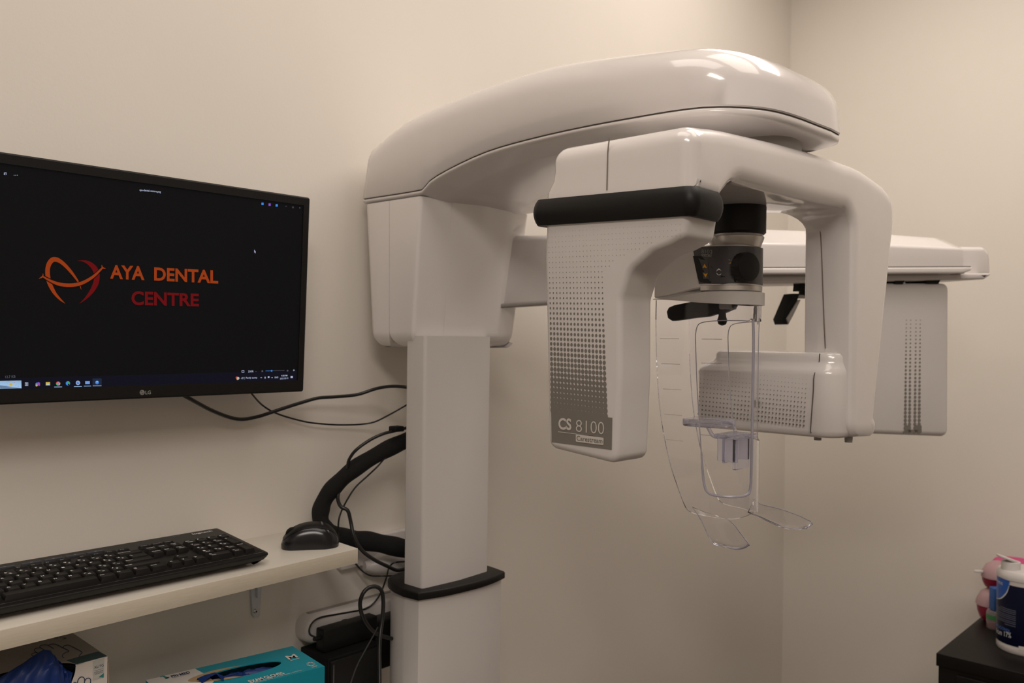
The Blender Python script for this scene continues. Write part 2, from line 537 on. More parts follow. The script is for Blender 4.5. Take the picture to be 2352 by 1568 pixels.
# printed model panel below the dots
q = [at(x, y, 0, XD - .0001) for x, y in [(1266, 945), (1406.5, 959), (1405, 1033), (1267, 1015)]]
b.add(q, [(0, 1, 2, 3)], 1)
pod = b.build('source_pod', [WHITE2, DOTM], MX)
U0 = at(1267, 1015, 0, XD - .0006); U1 = at(1405, 1033, 0, XD - .0006); V1 = at(1266, 895, 0, XD - .0006)
PXL = 1.0


def pl(px, py):            # printed-label plane of the source pod
    return at(px, py, 0, XD - .0006)


def quadmap(p00, p10, p11, p01, fnp):
    return lambda u, v: fnp(*((Vector(p00) * (1 - u) + Vector(p10) * u) * (1 - v) + (Vector(p01) * (1 - u) + Vector(p11) * u) * v))


b = MB()
b.text('CS', quadmap((1282.5, 986), (1312.5, 988), (1312, 961), (1282.5, 959), pl), 0, .03)
b.text('8100', quadmap((1322.5, 991), (1387.5, 997.5), (1387.5, 969), (1323, 963.5), pl), 0, -.012)
b.add([pl(1282, 990.5), pl(1386.5, 1003.5), pl(1386.5, 1004.8), pl(1282, 991.8)], [(0, 1, 2, 3)], 0)
tagq = quadmap((1322.5, 1014), (1386, 1022), (1386.5, 1003), (1322.5, 996), pl)
b.flat(rpoly([(0, 0, .06), (1, 0, .06), (1, 1, 0), (0, 1, 0)], 4), tagq, 0)
tq2 = lambda u, v: Vector(tagq(u, v)) + Vector((-.0003, 0, 0))
b.text('Carestream', tq2, 1, .01, .93, .62, .035, .18)
tag(b.build('printed_label', [PRINTL, DOTM], pod), 'grey lettering CS 8100 Carestream')

b = MB()
band = ccw(rpoly([(.896, .790, .012), (.896, .541, .012), (.968, .541, .012), (.968, .790, .02)], 6)); rings = []
for k in range(9):
    t = k / 8; d = -.005 * sin(pi * t) + .0012 * (abs(2 * t - 1) ** 8)
    rings.append([(p.x, p.y, lerp(1.6025, 1.638, t) - TILT * .75 * (.79 - p.y)) for p in inset(band, d)])
b.loft(rings); b.build('bumper_band', BLACKS, MX)

# ---- sensor pod on the far side of the rotating arm
b = MB()
spo = ccw(rpoly([(1.37, .818, .02), (1.37, .553, .042), (1.50, .553, .03), (1.50, .818, .02)], 8))
zt = 1.428


def sen_fn(u, v, w):
    # top steps back over the shallower part
    z = w
    if w > 1.395:
        s = sstep(1.395, 1.418, w); u = u + .012 * s if u < 1.45 else u
        if v > .7: v = v - .028 * s
    else: u = u + .004 * (1.395 - w) / .1 if u < 1.45 else u
    return (u, v, z - .0)


lev = [(.012, 1.292), (.006, 1.2935), (.002, 1.297), (0, 1.304), (0, 1.35), (0, 1.394), (0, 1.400), (0, 1.406), (0, 1.412), (0, 1.418), (0, 1.424), (.003, 1.429), (.008, 1.431)]
b.loft([[sen_fn(p.x, p.y, w) for p in inset(spo, d)] for d, w in lev])
for i in range(11):
    r = .00035 + .00014 * i
    for j in range(31):
        p0 = at(lerp(1611, 1852, j / 30) - i * .6, lerp(850, 871, j / 30) + lerp(10.0, 10.6, j / 30) * i, 0, 1.3692)
        b.add([(1.3692, p0.y + r * cos(2 * pi * k / 8), p0.z + r * sin(2 * pi * k / 8)) for k in range(8)], [tuple(range(8))], 1)
p0 = at(1737, 926, 0, 1.369); b.add([(1.3688, p0.y + .006 * cos(k * pi / 10), p0.z + .0062 * sin(k * pi / 10)) for k in range(20)], [tuple(range(20))], 2)
b.tube(smooth_path([at(x, y, 0, 1.3692 if y > 850 else 1.381) for x, y in [(1883, 812), (1880, 840), (1870, 862), (1868, 900), (1862, 985), (1864, 994)]], 4), .0009, 6, 3)
b.build('sensor_pod', [WHITE, DOTM, GREYP, SEAM], MX)  # lighter plastic than the source pod, offsetting the rotating arm's shade
# little screw heads under the pod
for px, py in ((1905, 1006), (1977, 1011)):
    b = MB(); p = at(px, py, 2, 1.288); b.lathe([(.006, 1.283), (.007, 1.296)], (p.x, p.y + .02, 0), 16)
    b.build('underside_foot', GREYP, MX)

# ---- patient support unit hanging on the rotation axis
CX, CHW, YF, YBK = 1.235, .0525, .629, .781


def uplan(s):
    """U-shaped plan: s in [-1,1]; -1 near-side back end, 0 front apex, 1 far-side back end"""
    sg = -1 if s < 0 else 1; a = abs(s); R = .062
    arc = R * 1.25; side = YBK - (YF + R); L = arc + side; d = a * L
    if d < arc:
        q = d / arc * pi / 2; e = .85
        return CX + sg * CHW * (sin(q) ** e), YF + R * (1 - cos(q))
    return CX + sg * CHW, YF + R + (d - arc)


def unorm(s):
    a = uplan(max(-1, s - .004)); c = uplan(min(1, s + .004)); t = Vector((c[0] - a[0], c[1] - a[1])).normalized()
    return Vector((t.y, -t.x))


def usurf(s, z, off=0):
    x, y = uplan(s); n = unorm(s); return Vector((x + n.x * off, y + n.y * off, z))


def s_at(px, z):
    best = min((abs(prj(usurf(k / 200, z))[0] - px), k / 200) for k in range(-200, 30))
    return best[1]


def z_at(s, py):
    lo, hi = 1.0, 1.8
    for _ in range(30):
        m = (lo + hi) / 2
        if prj(usurf(s, m))[1] > py: lo = m
        else: hi = m
    return (lo + hi) / 2


def pu(px, py, off=0):
    z = 1.55
    for _ in range(4):
        s = s_at(px, z); z = z_at(s, py)
    return usurf(s, z, off)


SS = [k / 32 for k in range(-32, 33)]
b = MB()
ring_xy = lambda d: [uplan(s) for s in SS]


def ushell(b, z0, z1, off, m=0, s0=-1, s1=1, fill=True):
    ss = [lerp(s0, s1, k / 48) for k in range(49)]
    rings = []
    for z, d in ((z0, off - .003), (z0 + .003, off), (z1 - .003, off), (z1, off - .003)):
        rings.append([tuple(usurf(s, z, d)) for s in ss])
    b.loft(rings, m)


ss_ = [lerp(-1, 1, k / 64) for k in range(65)]
zbo = lambda s: lerp(1.530, 1.5155, sstep(.40, 1.0, abs(s)))
b.loft([[tuple(usurf(s, zbo(s), -.002)) for s in ss_], [tuple(usurf(s, zbo(s) + .002, 0)) for s in ss_], [tuple(usurf(s, 1.592, 0)) for s in ss_], [tuple(usurf(s, 1.594, -.003)) for s in ss_]]); unit = b.build('support_unit_body', WHITE2, MX)
# control panel: dark skin around the front
b = MB()
s0t, s0b = s_at(1592, 1.585), s_at(1606, 1.535)
zp0, zp1 = 1.5355, 1.592
grid = []
for k in range(7):
    z = lerp(zp0, zp1, k / 6); sl = lerp(s0b, s0t, k / 6)
    grid.append([tuple(usurf(lerp(sl, .62, j / 40), z, .0012)) for j in range(41)])
b.loft(grid, 0, False, False, False)
panel = b.build('control_panel', CHAR, unit)
b = MB()
def pp(off): return lambda x, y: pu(x, y, off)
b.add([pu(x, y, .0016) for x, y in [(1593, 588), (1600, 588), (1612, 588), (1640, 617), (1660, 634), (1690, 640), (1690, 648), (1660, 652), (1630, 651), (1609, 648), (1604, 640)]], [tuple(range(11))], 0)
b.build('panel_lower_field', BLACKG, unit)
for (x, y, up) in ((1620.5, 611, 1), (1622.5, 632.5, 0)):
    b = MB()
    b.flat([(x - 7.5, y - 8), (x + 6.5, y - 7.5), (x + 8, y + 8), (x - 5.5, y + 8)], pp(.0022), 0)
    tri = [(x - 5, y + 5), (x, y + 3), (x + 5, y + 5), (x - .3, y - 5)] if up else [(x - 5, y - 5), (x, y - 3.5), (x + 5, y - 5), (x + .3, y + 5)]
    b.flat(tri, pp(.0028), 1)
    tag(b.build('height_button', [CHAR, ORANGE], unit), 'button with amber ' + ('up' if up else 'down') + ' arrow')
b = MB()
for k in range(22):
    a0 = radians(-60 + k * 300 / 22 + 0); a1 = radians(-60 + (k + 1) * 300 / 22)
    c0, c1 = (1652, 624.5), None
    f = lambda a, r: pu(1652 + r * .82 * sin(a + pi - radians(90) * 0), 625 - r * cos(a + pi), .002)
    b.add([f(a0, 5.8), f(a1, 5.8), f(a1, 7.2), f(a0, 7.2)], [(0, 1, 2, 3)], 0)
b.flat([(1652 + 1.6 * cos(k * pi / 5), 618.5 + 2 * sin(k * pi / 5)) for k in range(10)], pp(.0022), 0)
b.build('power_symbol', LEGEND, unit)
b = MB()
b.text('8100', quadmap((1613, 582), (1637, 583.5), (1637, 573.5), (1613, 573), pp(.0022)), 0, -.01)
b.add([pu(x, y, .0022) for x, y in [(1613, 584), (1636.5, 585), (1636.5, 590), (1613, 588.5)]], [(0, 1, 2, 3)], 0)
b.text('Carestream', quadmap((1614, 587.6), (1636, 589), (1636, 585.8), (1614, 584.8), pp(.0026)), 1, 0)
b.build('model_print', [LEGEND2, BLACKM], unit)
b = MB()
b.text('< >', quadmap((1674, 598.5), (1681, 599), (1681, 595), (1674, 594.5), pp(.0022)), 0, .02)
b.add([pu(x, y, .0022) for x, y in [(1673.5, 605), (1678.5, 605.5), (1678.5, 602), (1677.3, 602), (1677.3, 604), (1673.5, 603.8)]], [(0, 1, 2, 3, 4, 5)], 1)
b.build('knob_symbol', [LEGEND2, ORANGE], unit)
# knob
b = MB(); kc = pu(1706, 614, .001); sk = s_at(1706, 1.557); kn = unorm(sk); ka = Vector((kn.x, kn.y, 0)); ka = Vector((-.30, -.95, 0)).normalized()
n = 48; rings = []
zx = ka.cross(Vector((0, 0, 1))).normalized(); zy = ka.cross(zx)
for r, h in ((.0185, -.006), (.0225, -.002), (.0225, .011), (.0212, .0135), (.0195, .0142), (.001, .0142)):
    rings.append([kc + ka * h + (zx * cos(2 * pi * k / n) + zy * sin(2 * pi * k / n)) * (r * (1 - (.035 if (k % 2 and h > -.003 and h < .012) else 0))) for k in range(n)])
b.loft(rings); b.build('control_knob', BLACKS, unit, 30)

# steel neck, black collar, grey disc above the panel
AX = (CX, .667, 0)
b = MB()
def neck(z, k): return [tuple(Vector((lerp(AX[0], uplan(s)[0], k), lerp(AX[1], uplan(s)[1] if uplan(s)[1] < .72 else .72, k), z))) for s in SS]
ck = lambda z, r: [(AX[0] + r * cos(-pi / 2 + s * pi), AX[1] + r * sin(-pi / 2 + s * pi), z) for s in SS]
b.loft([ck(1.590, .036), ck(1.594, .038), ck(1.600, .040), ck(1.606, .0425), ck(1.6085, .043), ck(1.611, .0415), ck(1.618, .041)])
b.build('steel_neck', STEEL, MX)
b = MB(); b.lathe([(.0425, 1.613), (.0455, 1.616), (.0455, 1.655), (.044, 1.662), (.040, 1.664)], AX, 48); b.build('black_collar', BLACKS, MX)
b = MB(); b.lathe([(.040, 1.660), (.043, 1.662), (.046, 1.668), (.046, 1.674), (.043, 1.69)], AX, 48); b.build('swivel_disc', GREYP, MX)

# steel lower rim + frosted collar of the shield
b = MB(); ushell(b, 1.5225, 1.5355, .0006, 0, -.50, .7); b.build('steel_rim', STEEL, MX)
b = MB()
ss = [lerp(-1, 1, k / 64) for k in range(65)]
ztopc = lambda s: lerp(1.524, 1.5145, sstep(.35, 1.0, abs(s))); zbotc = lambda s: lerp(1.5035, 1.5125, sstep(.2, 1.0, abs(s)))
b.loft([[tuple(usurf(s, zbotc(s), d)) for s in ss] for d in (.001,)] + [[tuple(usurf(s, zbotc(s), .0045)) for s in ss], [tuple(usurf(s, ztopc(s) - .001, .0045)) for s in ss], [tuple(usurf(s, ztopc(s), .0)) for s in ss]], 0, False, False, False)
b.build('shield_collar', FROST, MX)

# clear shield with window and two outward tongues
LU = .062 * 1.25 + YBK - (YF + .062)
def s_of_y(y): return -(.062 * 1.25 + y - (YF + .062)) / LU


ZR = 1.0


def shield(s, z, off=0):
    if z >= ZR: return usurf(s, z, off)
    t = ZR - z
    p = usurf(s, ZR, off); sg = -1 if s < 0 else 1
    k = sstep(0, .05, t)
    return p + Vector((sg * (.50 * t * k), -.75 * t * k, -t * (1 - .66 * k)))


zb_ap = 1.188
outer = []
def addp(l, pts, n=8):
    for i in range(len(pts) - 1):
        for k in range(n):
            t = k / n; l.append((lerp(pts[i][0], pts[i + 1][0], t), lerp(pts[i][1], pts[i + 1][1], t)))
sidetab = [(-.985, 1.512), (-.985, 1.47), (-.965, 1.40), (-.92, 1.33), (-.82, 1.26), (-.70, 1.21), (-.64, 1.190), (-.60, 1.183), (-.52, 1.180), (-.40, 1.179), (-.25, 1.178), (-.12, 1.181), (0, 1.186)]
half = [(p.x, p.y) for p in smooth_path([(a, z, 0) for a, z in sidetab], 6)]
winN = [(-.035, 1.4745), (-.10, 1.4785), (-.26, 1.479), (-.40, 1.478), (-.50, 1.475), (-.535, 1.470), (-.552, 1.459), (-.55, 1.44), (-.53, 1.38), (-.50, 1.32), (-.46, 1.25), (-.445, 1.228), (-.42, 1.217), (-.36, 1.2125), (-.2, 1.212), (-.09, 1.214), (-.045, 1.222), (-.035, 1.25), (-.03, 1.35)]
winF = [(a, z if z > 1.34 else 1.34 - (1.34 - z) * .36) for a, z in winN]


def resample(pl, n):
    L = [0]
    for a, c in zip(pl, pl[1:]): L.append(L[-1] + hypot((c[0] - a[0]) * LU, c[1] - a[1]))
    out = []; j = 0
    for k in range(n + 1):
        d = L[-1] * k / n
        while j < len(L) - 2 and L[j + 1] < d: j += 1
        t = (d - L[j]) / max(1e-9, L[j + 1] - L[j]); out.append((lerp(pl[j][0], pl[j + 1][0], t), lerp(pl[j][1], pl[j + 1][1], t)))
    return out


top = [(lerp(0, -.985, k / 20), 1.512) for k in range(20)]
oh = top + half
K = 14; TH = .0035


def nearest(pl_, c): return min(range(len(pl_)), key=lambda i: hypot((pl_[i][0] - c[0]) * LU, pl_[i][1] - c[1]))


def half_shield(b, win_, sg):
    wl = [(p.x, p.y) for p in smooth_path([(a, z, 0) for a, z in win_], 6, True)]
    zlo = min(z for a, z in wl)
    oc = [(0, 1.512), (-.985, 1.512), (-.63, 1.188), (0, 1.186)]
    ic = [(-.06, 1.4785), (-.545, 1.466), (-.432, zlo + .010), (-.038, zlo + .010)]
    oi = [nearest(oh, c) for c in oc]; ii_ = [nearest(wl, c) for c in ic]
    osg = [oh[a:b_ + 1] for a, b_ in zip(oi, oi[1:])] + [[oh[-1], oh[0]]]
    isg = []
    for a, b_ in zip(ii_, ii_[1:] + ii_[:1]): isg.append(wl[a:b_ + 1] if b_ > a else wl[a:] + wl[:b_ + 1])
    NN = [22, 30, 40, 30]
    O = sum([resample(a, n)[:-1] for a, n in zip(osg, NN)], []); I = sum([resample(a, n)[:-1] for a, n in zip(isg, NN)], [])
    n = len(O); fr = []; bk = []
    for k in range(K + 1):
        fr.append([tuple(shield(sg * lerp(i[0], o_[0], k / K) * -1 * -1, lerp(i[1], o_[1], k / K), 0)) for i, o_ in zip(I, O)])
        bk.append([tuple(shield(sg * lerp(i[0], o_[0], k / K), lerp(i[1], o_[1], k / K), -TH)) for i, o_ in zip(I, O)])
    b.loft(fr, 0, False, False); b.loft(bk, 0, False, False); b.loft([bk[0], fr[0]], 0, False, False)
    m_ = sum(NN[:3]) + 1
    b.loft([fr[K][:m_], bk[K][:m_]], 0, False, False, False)
    return I, O


b = MB()
IN_, ON_ = half_shield(b, winN, 1); IF_, OF_ = half_shield(b, winF, -1)
shd = b.build('clear_shield', ACRYL, MX, 40)
bm = bmesh.new(); bm.from_mesh(shd.data); bmesh.ops.remove_doubles(bm, verts=bm.verts, dist=1e-5); bmesh.ops.recalc_face_normals(bm, faces=bm.faces); bm.to_mesh(shd.data); bm.free()
shd.data.set_sharp_from_angle(angle=radians(40))
# two outward tongues at the bottom of the shield
def tongue(e1, e2, pl0, pl1, bulge):
    def edge(e, t):
        P = smooth_path([(x, y, 0) for x, y in e], 10); f = t * (len(P) - 1); i = min(int(f), len(P) - 2); p = P[i].lerp(P[i + 1], f - i)
        ax, v0, v1 = pl0[0], pl0[1], pl1
        return at(p.x, p.y, ax, lerp(v0, v1, t))
    nt, nq = 22, 14; F = []; 
    for i in range(nt + 1):
        t = i / nt; a, c = edge(e1, t), edge(e2, t)
        F.append([a.lerp(c, j / nq) + Vector(bulge) * (4 * (j / nq) * (1 - j / nq)) * (.3 + .7 * t) for j in range(nq + 1)])
    N = []
    for i in range(nt + 1):
        r = []
        for j in range(nq + 1):
            du = F[i][min(j + 1, nq)] - F[i][max(j - 1, 0)]; dv = F[min(i + 1, nt)][j] - F[max(i - 1, 0)][j]
            n_ = du.cross(dv); r.append(F[i][j] + (n_.normalized() if n_.length > 1e-9 else Vector((0, 0, 1))) * .003)
        N.append(r)
    b = MB(); b.loft(F, 0, False, False, False); b.loft(N, 0, False, False, False)
    per = lambda G: G[0] + [r[-1] for r in G[1:]] + list(reversed(G[-1][:-1])) + [r[0] for r in reversed(G[1:-1])]
    b.loft([per(F), per(N)], 0, False, False)
    b.tube([(p + q) / 2 for p, q in zip(per(F), per(N))][nq + 1:-2], lambda t: .0007 + .0010 * sstep(.35, .45, t) * sstep(.65, .55, t), 8, 1)
    o = b.build('shield_tongue', [ACRYL, RIMM], MX, 50)
    bm = bmesh.new(); bm.from_mesh(o.data); bmesh.ops.remove_doubles(bm, verts=bm.verts, dist=1e-6); bmesh.ops.recalc_face_normals(bm, faces=bm.faces); bm.to_mesh(o.data); bm.free()
    o.data.set_sharp_from_angle(angle=radians(50))


tongue([(1590, 1163), (1605, 1185), (1618, 1210), (1629, 1234), (1644, 1247), (1662, 1250)], [(1670, 1190), (1684, 1203), (1697, 1220), (1709, 1236), (1717, 1246), (1719, 1248.5)], (0, 1.182), 1.150, (.006, 0, -.006))
tongue([(1731, 1146), (1748, 1157), (1785, 1166), (1830, 1182), (1860, 1197), (1868, 1203)], [(1717, 1177), (1745, 1189), (1775, 1203), (1802, 1213), (1830, 1216.5), (1856, 1211)], (1, .631), .585, (0, .006, -.006))
# bright bevelled rim of the window + scale marks
b = MB()
def rimtube(loop, sg, rf):
    P = [shield(sg * a, z, -TH / 2) for a, z in loop]; n = len(P); rings = []; m = 8
    for i in range(n):
        t = (P[(i + 1) % n] - P[i - 1]).normalized(); nn = unorm(sg * loop[i][0]); nx = Vector((nn.x, nn.y, 0)); nx = (nx - t * nx.dot(t)).normalized(); ny = t.cross(nx); r = rf(*loop[i])
        rings.append([P[i] + (nx * cos(2 * pi * k / m) + ny * sin(2 * pi * k / m)) * r for k in range(m)])
    rings.append(rings[0]); b.loft(rings, 0, False, False)
rimtube(IN_, 1, lambda a, z: .0007 + .0014 * max(sstep(1.30, 1.23, z), sstep(-.08, -.04, a)))
b.build('shield_window_rim', RIMM, MX)
b = MB(); rimtube(IF_, -1, lambda a, z: .0007)
b.build('shield_window_rim', RIMM, MX)
for i, zz in enumerate((1.45, 1.41, 1.37, 1.33, 1.29)):
    for sa, sb in ((-.93 + .02 * i, -.72 + .015 * i), (.62, .85)):
        b = MB()
        for k in range(6):
            a0, a1 = lerp(sa, sb, k / 6), lerp(sa, sb, (k + 1) / 6)
            b.add([usurf(a0, zz, .0006), usurf(a1, zz, .0006), usurf(a1, zz + .0008, .0006), usurf(a0, zz + .0008, .0006)], [(0, 1, 2, 3)])
        b.build('shield_scale_mark', PRINTL, MX)

# black temple support inside the shield
b = MB()
prof = [at(x, y, 0, CX) for x, y in [(1536, 716), (1541, 706), (1552, 701), (1587, 694), (1640, 690), (1690, 695), (1691, 703), (1685, 710), (1672, 716), (1658, 722), (1645, 722), (1630, 727), (1600, 730), (1560, 736), (1548, 737), (1539, 731)]]
po = [(p.y, p.z) for p in prof]
b.prism(densify(ccw(po), .006), CX - .008, CX + .008, lambda u, v, w: (w, u, v), .004, .004, 3)
kp = at(1662, 730, 0, CX)
b.lathe([(.001, -.012), (.006, -.010), (.008, -.004), (.006, .002), (.005, .012)], (CX - .004, kp.y, kp.z), 20)
b.build('temple_support', BLACKS, MX)
# grey hanger joining the support unit and the temple support
b = MB(); b.box(CX - .010, .668, 1.497, CX + .010, .690, 1.535, 0, .003); b.build('support_hanger', GREYP, MX)

# chin rest: bluish clear tray and holder in the lower window
b = MB()
tr = [at(x, y, 2, 1.316) for x, y in [(1570, 990), (1600, 985), (1640, 987), (1665, 991)]]
cy0, cy1 = .668, .742
tro = rpoly([(CX - .034, .742, .012), (CX - .034, .690, .01), (CX - .018, .672, .01), (CX + .018, .672, .01), (CX + .034, .690, .01), (CX + .034, .742, .012)], 6)
b.prism(tro, 1.312, 1.324, IDXYZ, .003, .002, 3)
b.build('chin_tray', HOLD, MX)
b = MB()
b.box(CX - .030, .640, 1.297, CX + .030, .684, 1.304, 0, .002)
b.box(CX - .026, .646, 1.262, CX - .022, .680, 1.298, 0, .0012); b.box(CX + .022, .646, 1.262, CX + .026, .680, 1.298, 0, .0012)
b.box(CX - .022, .650, 1.250, CX + .022, .656, 1.298, 0, .0012); b.box(CX - .016, .672, 1.258, CX + .016, .677, 1.298, 0, .0012)
b.tube(smooth_path([(CX - .02, .70, 1.312), (CX - .022, .69, 1.300), (CX - .020, .682, 1.298)], 4), .003, 8)
b.tube(smooth_path([(CX + .02, .70, 1.318), (CX + .022, .682, 1.315), (CX + .022, .674, 1.302)], 4), .003, 8)
b.build('chin_rest_holder', HOLD, MX)

# ---- cephalometric arm behind, running towards the right wall
A0 = Vector((1.324, 1.146, 0)); ED = Vector((.869, -.494, 0)).normalized(); EN = Vector((-.494, -.869, 0)).normalized()
def ce(px, py, back=0): return atp(px, py, A0 - EN * back, EN)
def cl(p): q = Vector(p) - A0; return q.dot(ED), q.dot(EN), q.z
def cw(a, n_, z): return A0 + ED * a + EN * n_ + Vector((0, 0, z))


def ceph_prism(b, pts, n0, n1, f, m=0, radii=0):
    """pts: pixel outline on the arm's front plane, extruded back"""
    o = [cl(ce(*p, -n1)) for p in pts]
    oo = densify(ccw(rpoly([(q[0], q[2], radii) for q in o], 4)), .03)
    b.prism(oo, n0, n1, lambda u, v, w: cw(u, w, v), f, f, 4, m)


b = MB(); ceph_prism(b, [(1150, 540), (1420, 536), (1420, 690), (1150, 708)], -.10, 0.0, .012, 0, .012)
ceph_prism(b, [(1150, 697), (1420, 680), (1420, 688), (1150, 707)], -.10, .006, .003, 1)
b.build('cephalometric_bracket', [WHITE2, GREYP], MX)
b = MB()
prf = [(-.16, 0), (-.16, .045), (-.10, .083), (-.075, .086), (-.012, .052), (0, .046), (0, -.008), (-.004, -.012), (-.16, -.012)]
a_s = cl(ce(1380, 600))[0]; a_e = cl(ce(2231, 600))[0]
zl = [cl(ce(1740, 606))[2], cl(ce(2200, 606))[2]]
zt_l = [(a_s, 1.0), (cl(ce(1740, 600))[0], 1.0), (cl(ce(2055, 600))[0], .92), (cl(ce(2215, 600))[0], .80), (a_e, .72)]
b0 = []
prf_r = ccw([(p[0], p[1]) for p in prf])
prf_r = densify(rpoly([(p[0], p[1], .012 if p[1] > .03 else .003) for p in prf_r], 4), .02)
na = 40
for k in range(na + 1):
    a = lerp(a_s, a_e, k / na)
    zb = lerp(zl[0], zl[1], (a - cl(ce(1740, 600))[0]) / (cl(ce(2200, 600))[0] - cl(ce(1740, 600))[0]))
    sc = interp(zt_l, a); d = 0
    if a > a_e - .03: q = (a - (a_e - .03)) / .03; d = .03 * (1 - sqrt(max(0, 1 - q * q)))
    b0.append([cw(a, p[0] if p[0] < -.08 else p[0] - d, zb + (p[1] * sc if p[1] > 0 else p[1])) for p in prf_r])
b.loft(b0)
b.build('cephalometric_arm', WHITE, MX, 40)
b = MB()
ceph_prism(b, [(1380, 615), (2230, 611), (2230, 614), (1380, 618.5)], -.15, .001, 0, 1)
ceph_prism(b, [(1380, 617), (2234, 613), (2230, 622), (2212, 627), (1380, 631)], -.16, .006, .004, 0, 0)
ceph_prism(b, [(1700, 628), (2215, 622), (2215, 628), (1700, 636)], -.14, -.02, 0, 2)
b.build('cephalometric_rail', [WHITE, SEAM, GREYP], MX)
b = MB()
ceph_prism(b, [(1690, 632), (2276, 627), (2277, 631), (2262, 641), (2200, 643), (1690, 652)], -.20, -.03, .005, 0, 0)
b.build('cephalometric_tray', WHITE2, MX)
b = MB()
ceph_prism(b, [(2190, 566), (2262, 566), (2276, 580), (2279, 636), (2190, 638)], -.22, -.07, .012, 0, .016)
b.build('cephalometric_end_cap', WHITE, MX)
# ceph sensor with dotted strip
b = MB()
ceph_prism(b, [(1960, 650), (2182, 650), (2180, 1003), (1960, 995)], -.16, -.03, .012, 0, .016)
for c in range(4):
    for i in range(30):
        px = 2083 + c * 9.8 + (1.5 if c > 1 else -1) - i * .1; py = 735 + i * 8.85
        r = .0012 + .0038 * (i / 29) ** 1.0
        p = ce(px, py, .0294); a, n_, z = cl(p)
        b.add([cw(a + r * 1.02 * cos(2 * pi * k / 10), -.0294, z + r * .98 * sin(2 * pi * k / 10)) for k in range(10)], [tuple(range(10))], 1)
for px0, px1 in ((2078, 2092), (2101, 2117)):
    q = [ce(x, y, .0292) for x, y in ((px0, 976), (px1, 976.5), (px1, 992.5), (px0, 992))]; b.add(q, [(0, 1, 2, 3)], 1)
q = [ce(x, y, .0292) for x, y in ((2077, 986), (2117, 987), (2117, 993), (2077, 992))]; b.add(q, [(0, 1, 2, 3)], 1)
b.build('cephalometric_sensor', [WHITE2, DOTM], MX)
b = MB()
ceph_prism(b, [(2056, 644), (2078, 644), (2074, 652), (2056, 652)], -.10, -.032, 0); ceph_prism(b, [(2126, 644), (2160, 643), (2156, 651), (2130, 651)], -.10, -.032, 0)
b.build('sensor_mount', BLACKM, MX)
# nasal positioner
b = MB()
ceph_prism(b, [(1840, 632), (1853, 631), (1853, 645), (1840, 645)], -.09, -.06, .002, 1)
ceph_prism(b, [(1840, 645), (1855, 645), (1855, 668), (1838, 668)], -.09, -.06, .003, 0)
ceph_prism(b, [(1834, 677), (1862, 677), (1862, 685), (1834, 685)], -.08, -.065, .002, 1)
ceph_prism(b, [(1846, 664), (1857, 664), (1857, 682), (1846, 682)], -.085, -.065, .002, 0)
ceph_prism(b, [(1823, 674), (1838, 674), (1812, 745), (1802, 745), (1798, 733)], -.095, -.055, .003, 0)
ceph_prism(b, [(1834, 690), (1840, 688), (1824, 722), (1812, 744), (1808, 732)], -.09, -.05, .002, 1)
b.build('nasal_positioner', [BLACKM, GREYP], MX)

# ================================================================ MONITOR
TVB = Vector((0, 1.27, 1.352)); TVT = radians(2.3)
TU = Vector((1, 0, 0)); TV_ = Vector((0, -sin(TVT), cos(TVT))); TN = TU.cross(TV_)      # TN points into the room (-Y)
_tc = atp(697.5, 899, TVB, TN)
TX1 = _tc.x; TW, TH_ = .552, .330; TX0 = TX1 - TW
_z0 = (_tc - TVB).dot(TV_)
def tvp(u, v, n=0): return Vector((TX0 + u, TVB.y, TVB.z)) + TV_ * (v + _z0) + TN * n
def tvpx(off): return lambda px, py: atp(px, py, TVB + TN * off, TN)


TVR = thing('wall_monitor', (TX0 + TW / 2, WY, 1.5), 'flat black computer monitor showing an orange and red clinic logo, mounted above the keyboard shelf', 'monitor')
b = MB()
bez = rpoly([(0, 0, .004), (TW, 0, .004), (TW, TH_, .004), (0, TH_, .004)], 5)
b.prism(bez, -.030, 0, lambda u, v, w: tvp(u, v, w), .010, .0025, 3, 0, True, False)
inner = rpoly([(.0125, .0195, .001), (TW - .0125, .0195, .001), (TW - .0125, TH_ - .0145, .001), (.0125, TH_ - .0145, .001)], 5)
bi = inset(ccw(bez), .0025); ii = ccw(inner)
b.loft([[tvp(p.x, p.y, 0) for p in bi], [tvp(p.x, p.y, 0) for p in ii], [tvp(p.x, p.y, -.002) for p in ii]], 0, False, False)
b.build('bezel', BLACKS, TVR)
SCR = mat('screen_dark_glow', (.004, .004, .004), .5, spec=.05, emit=1, ecol=(.0036, .0034, .0038), noise=.02)
SCO = mat('screen_orange_glow', (0, 0, 0), .5, spec=0, emit=1, ecol=(.285, .040, .008))
SCD = mat('screen_red_glow', (0, 0, 0), .5, spec=0, emit=1, ecol=(.13, .006, .007))
SCW = mat('screen_white_glow', (0, 0, 0), .5, spec=0, emit=1, ecol=(.42, .46, .62))
SCG = mat('screen_grey_glow', (0, 0, 0), .5, spec=0, emit=1, ecol=(.09, .09, .11))
SCT = mat('screen_taskbar_glow', (0, 0, 0), .5, spec=0, emit=1, ecol=(.0075, .0072, .013))
SCB = mat('screen_blue_glow', (0, 0, 0), .5, spec=0, emit=1, ecol=(.05, .24, .75))
SCL = mat('screen_paleblue_glow', (0, 0, 0), .5, spec=0, emit=1, ecol=(.36, .55, .80))
SCY = mat('screen_yellow_glow', (0, 0, 0), .5, spec=0, emit=1, ecol=(.60, .42, .06))
SCGN = mat('screen_green_glow', (0, 0, 0), .5, spec=0, emit=1, ecol=(.05, .36, .12))
SCRD = mat('screen_bright_red_glow', (0, 0, 0), .5, spec=0, emit=1, ecol=(.55, .06, .05))
SCP = mat('screen_purple_glow', (0, 0, 0), .5, spec=0, emit=1, ecol=(.24, .08, .55))
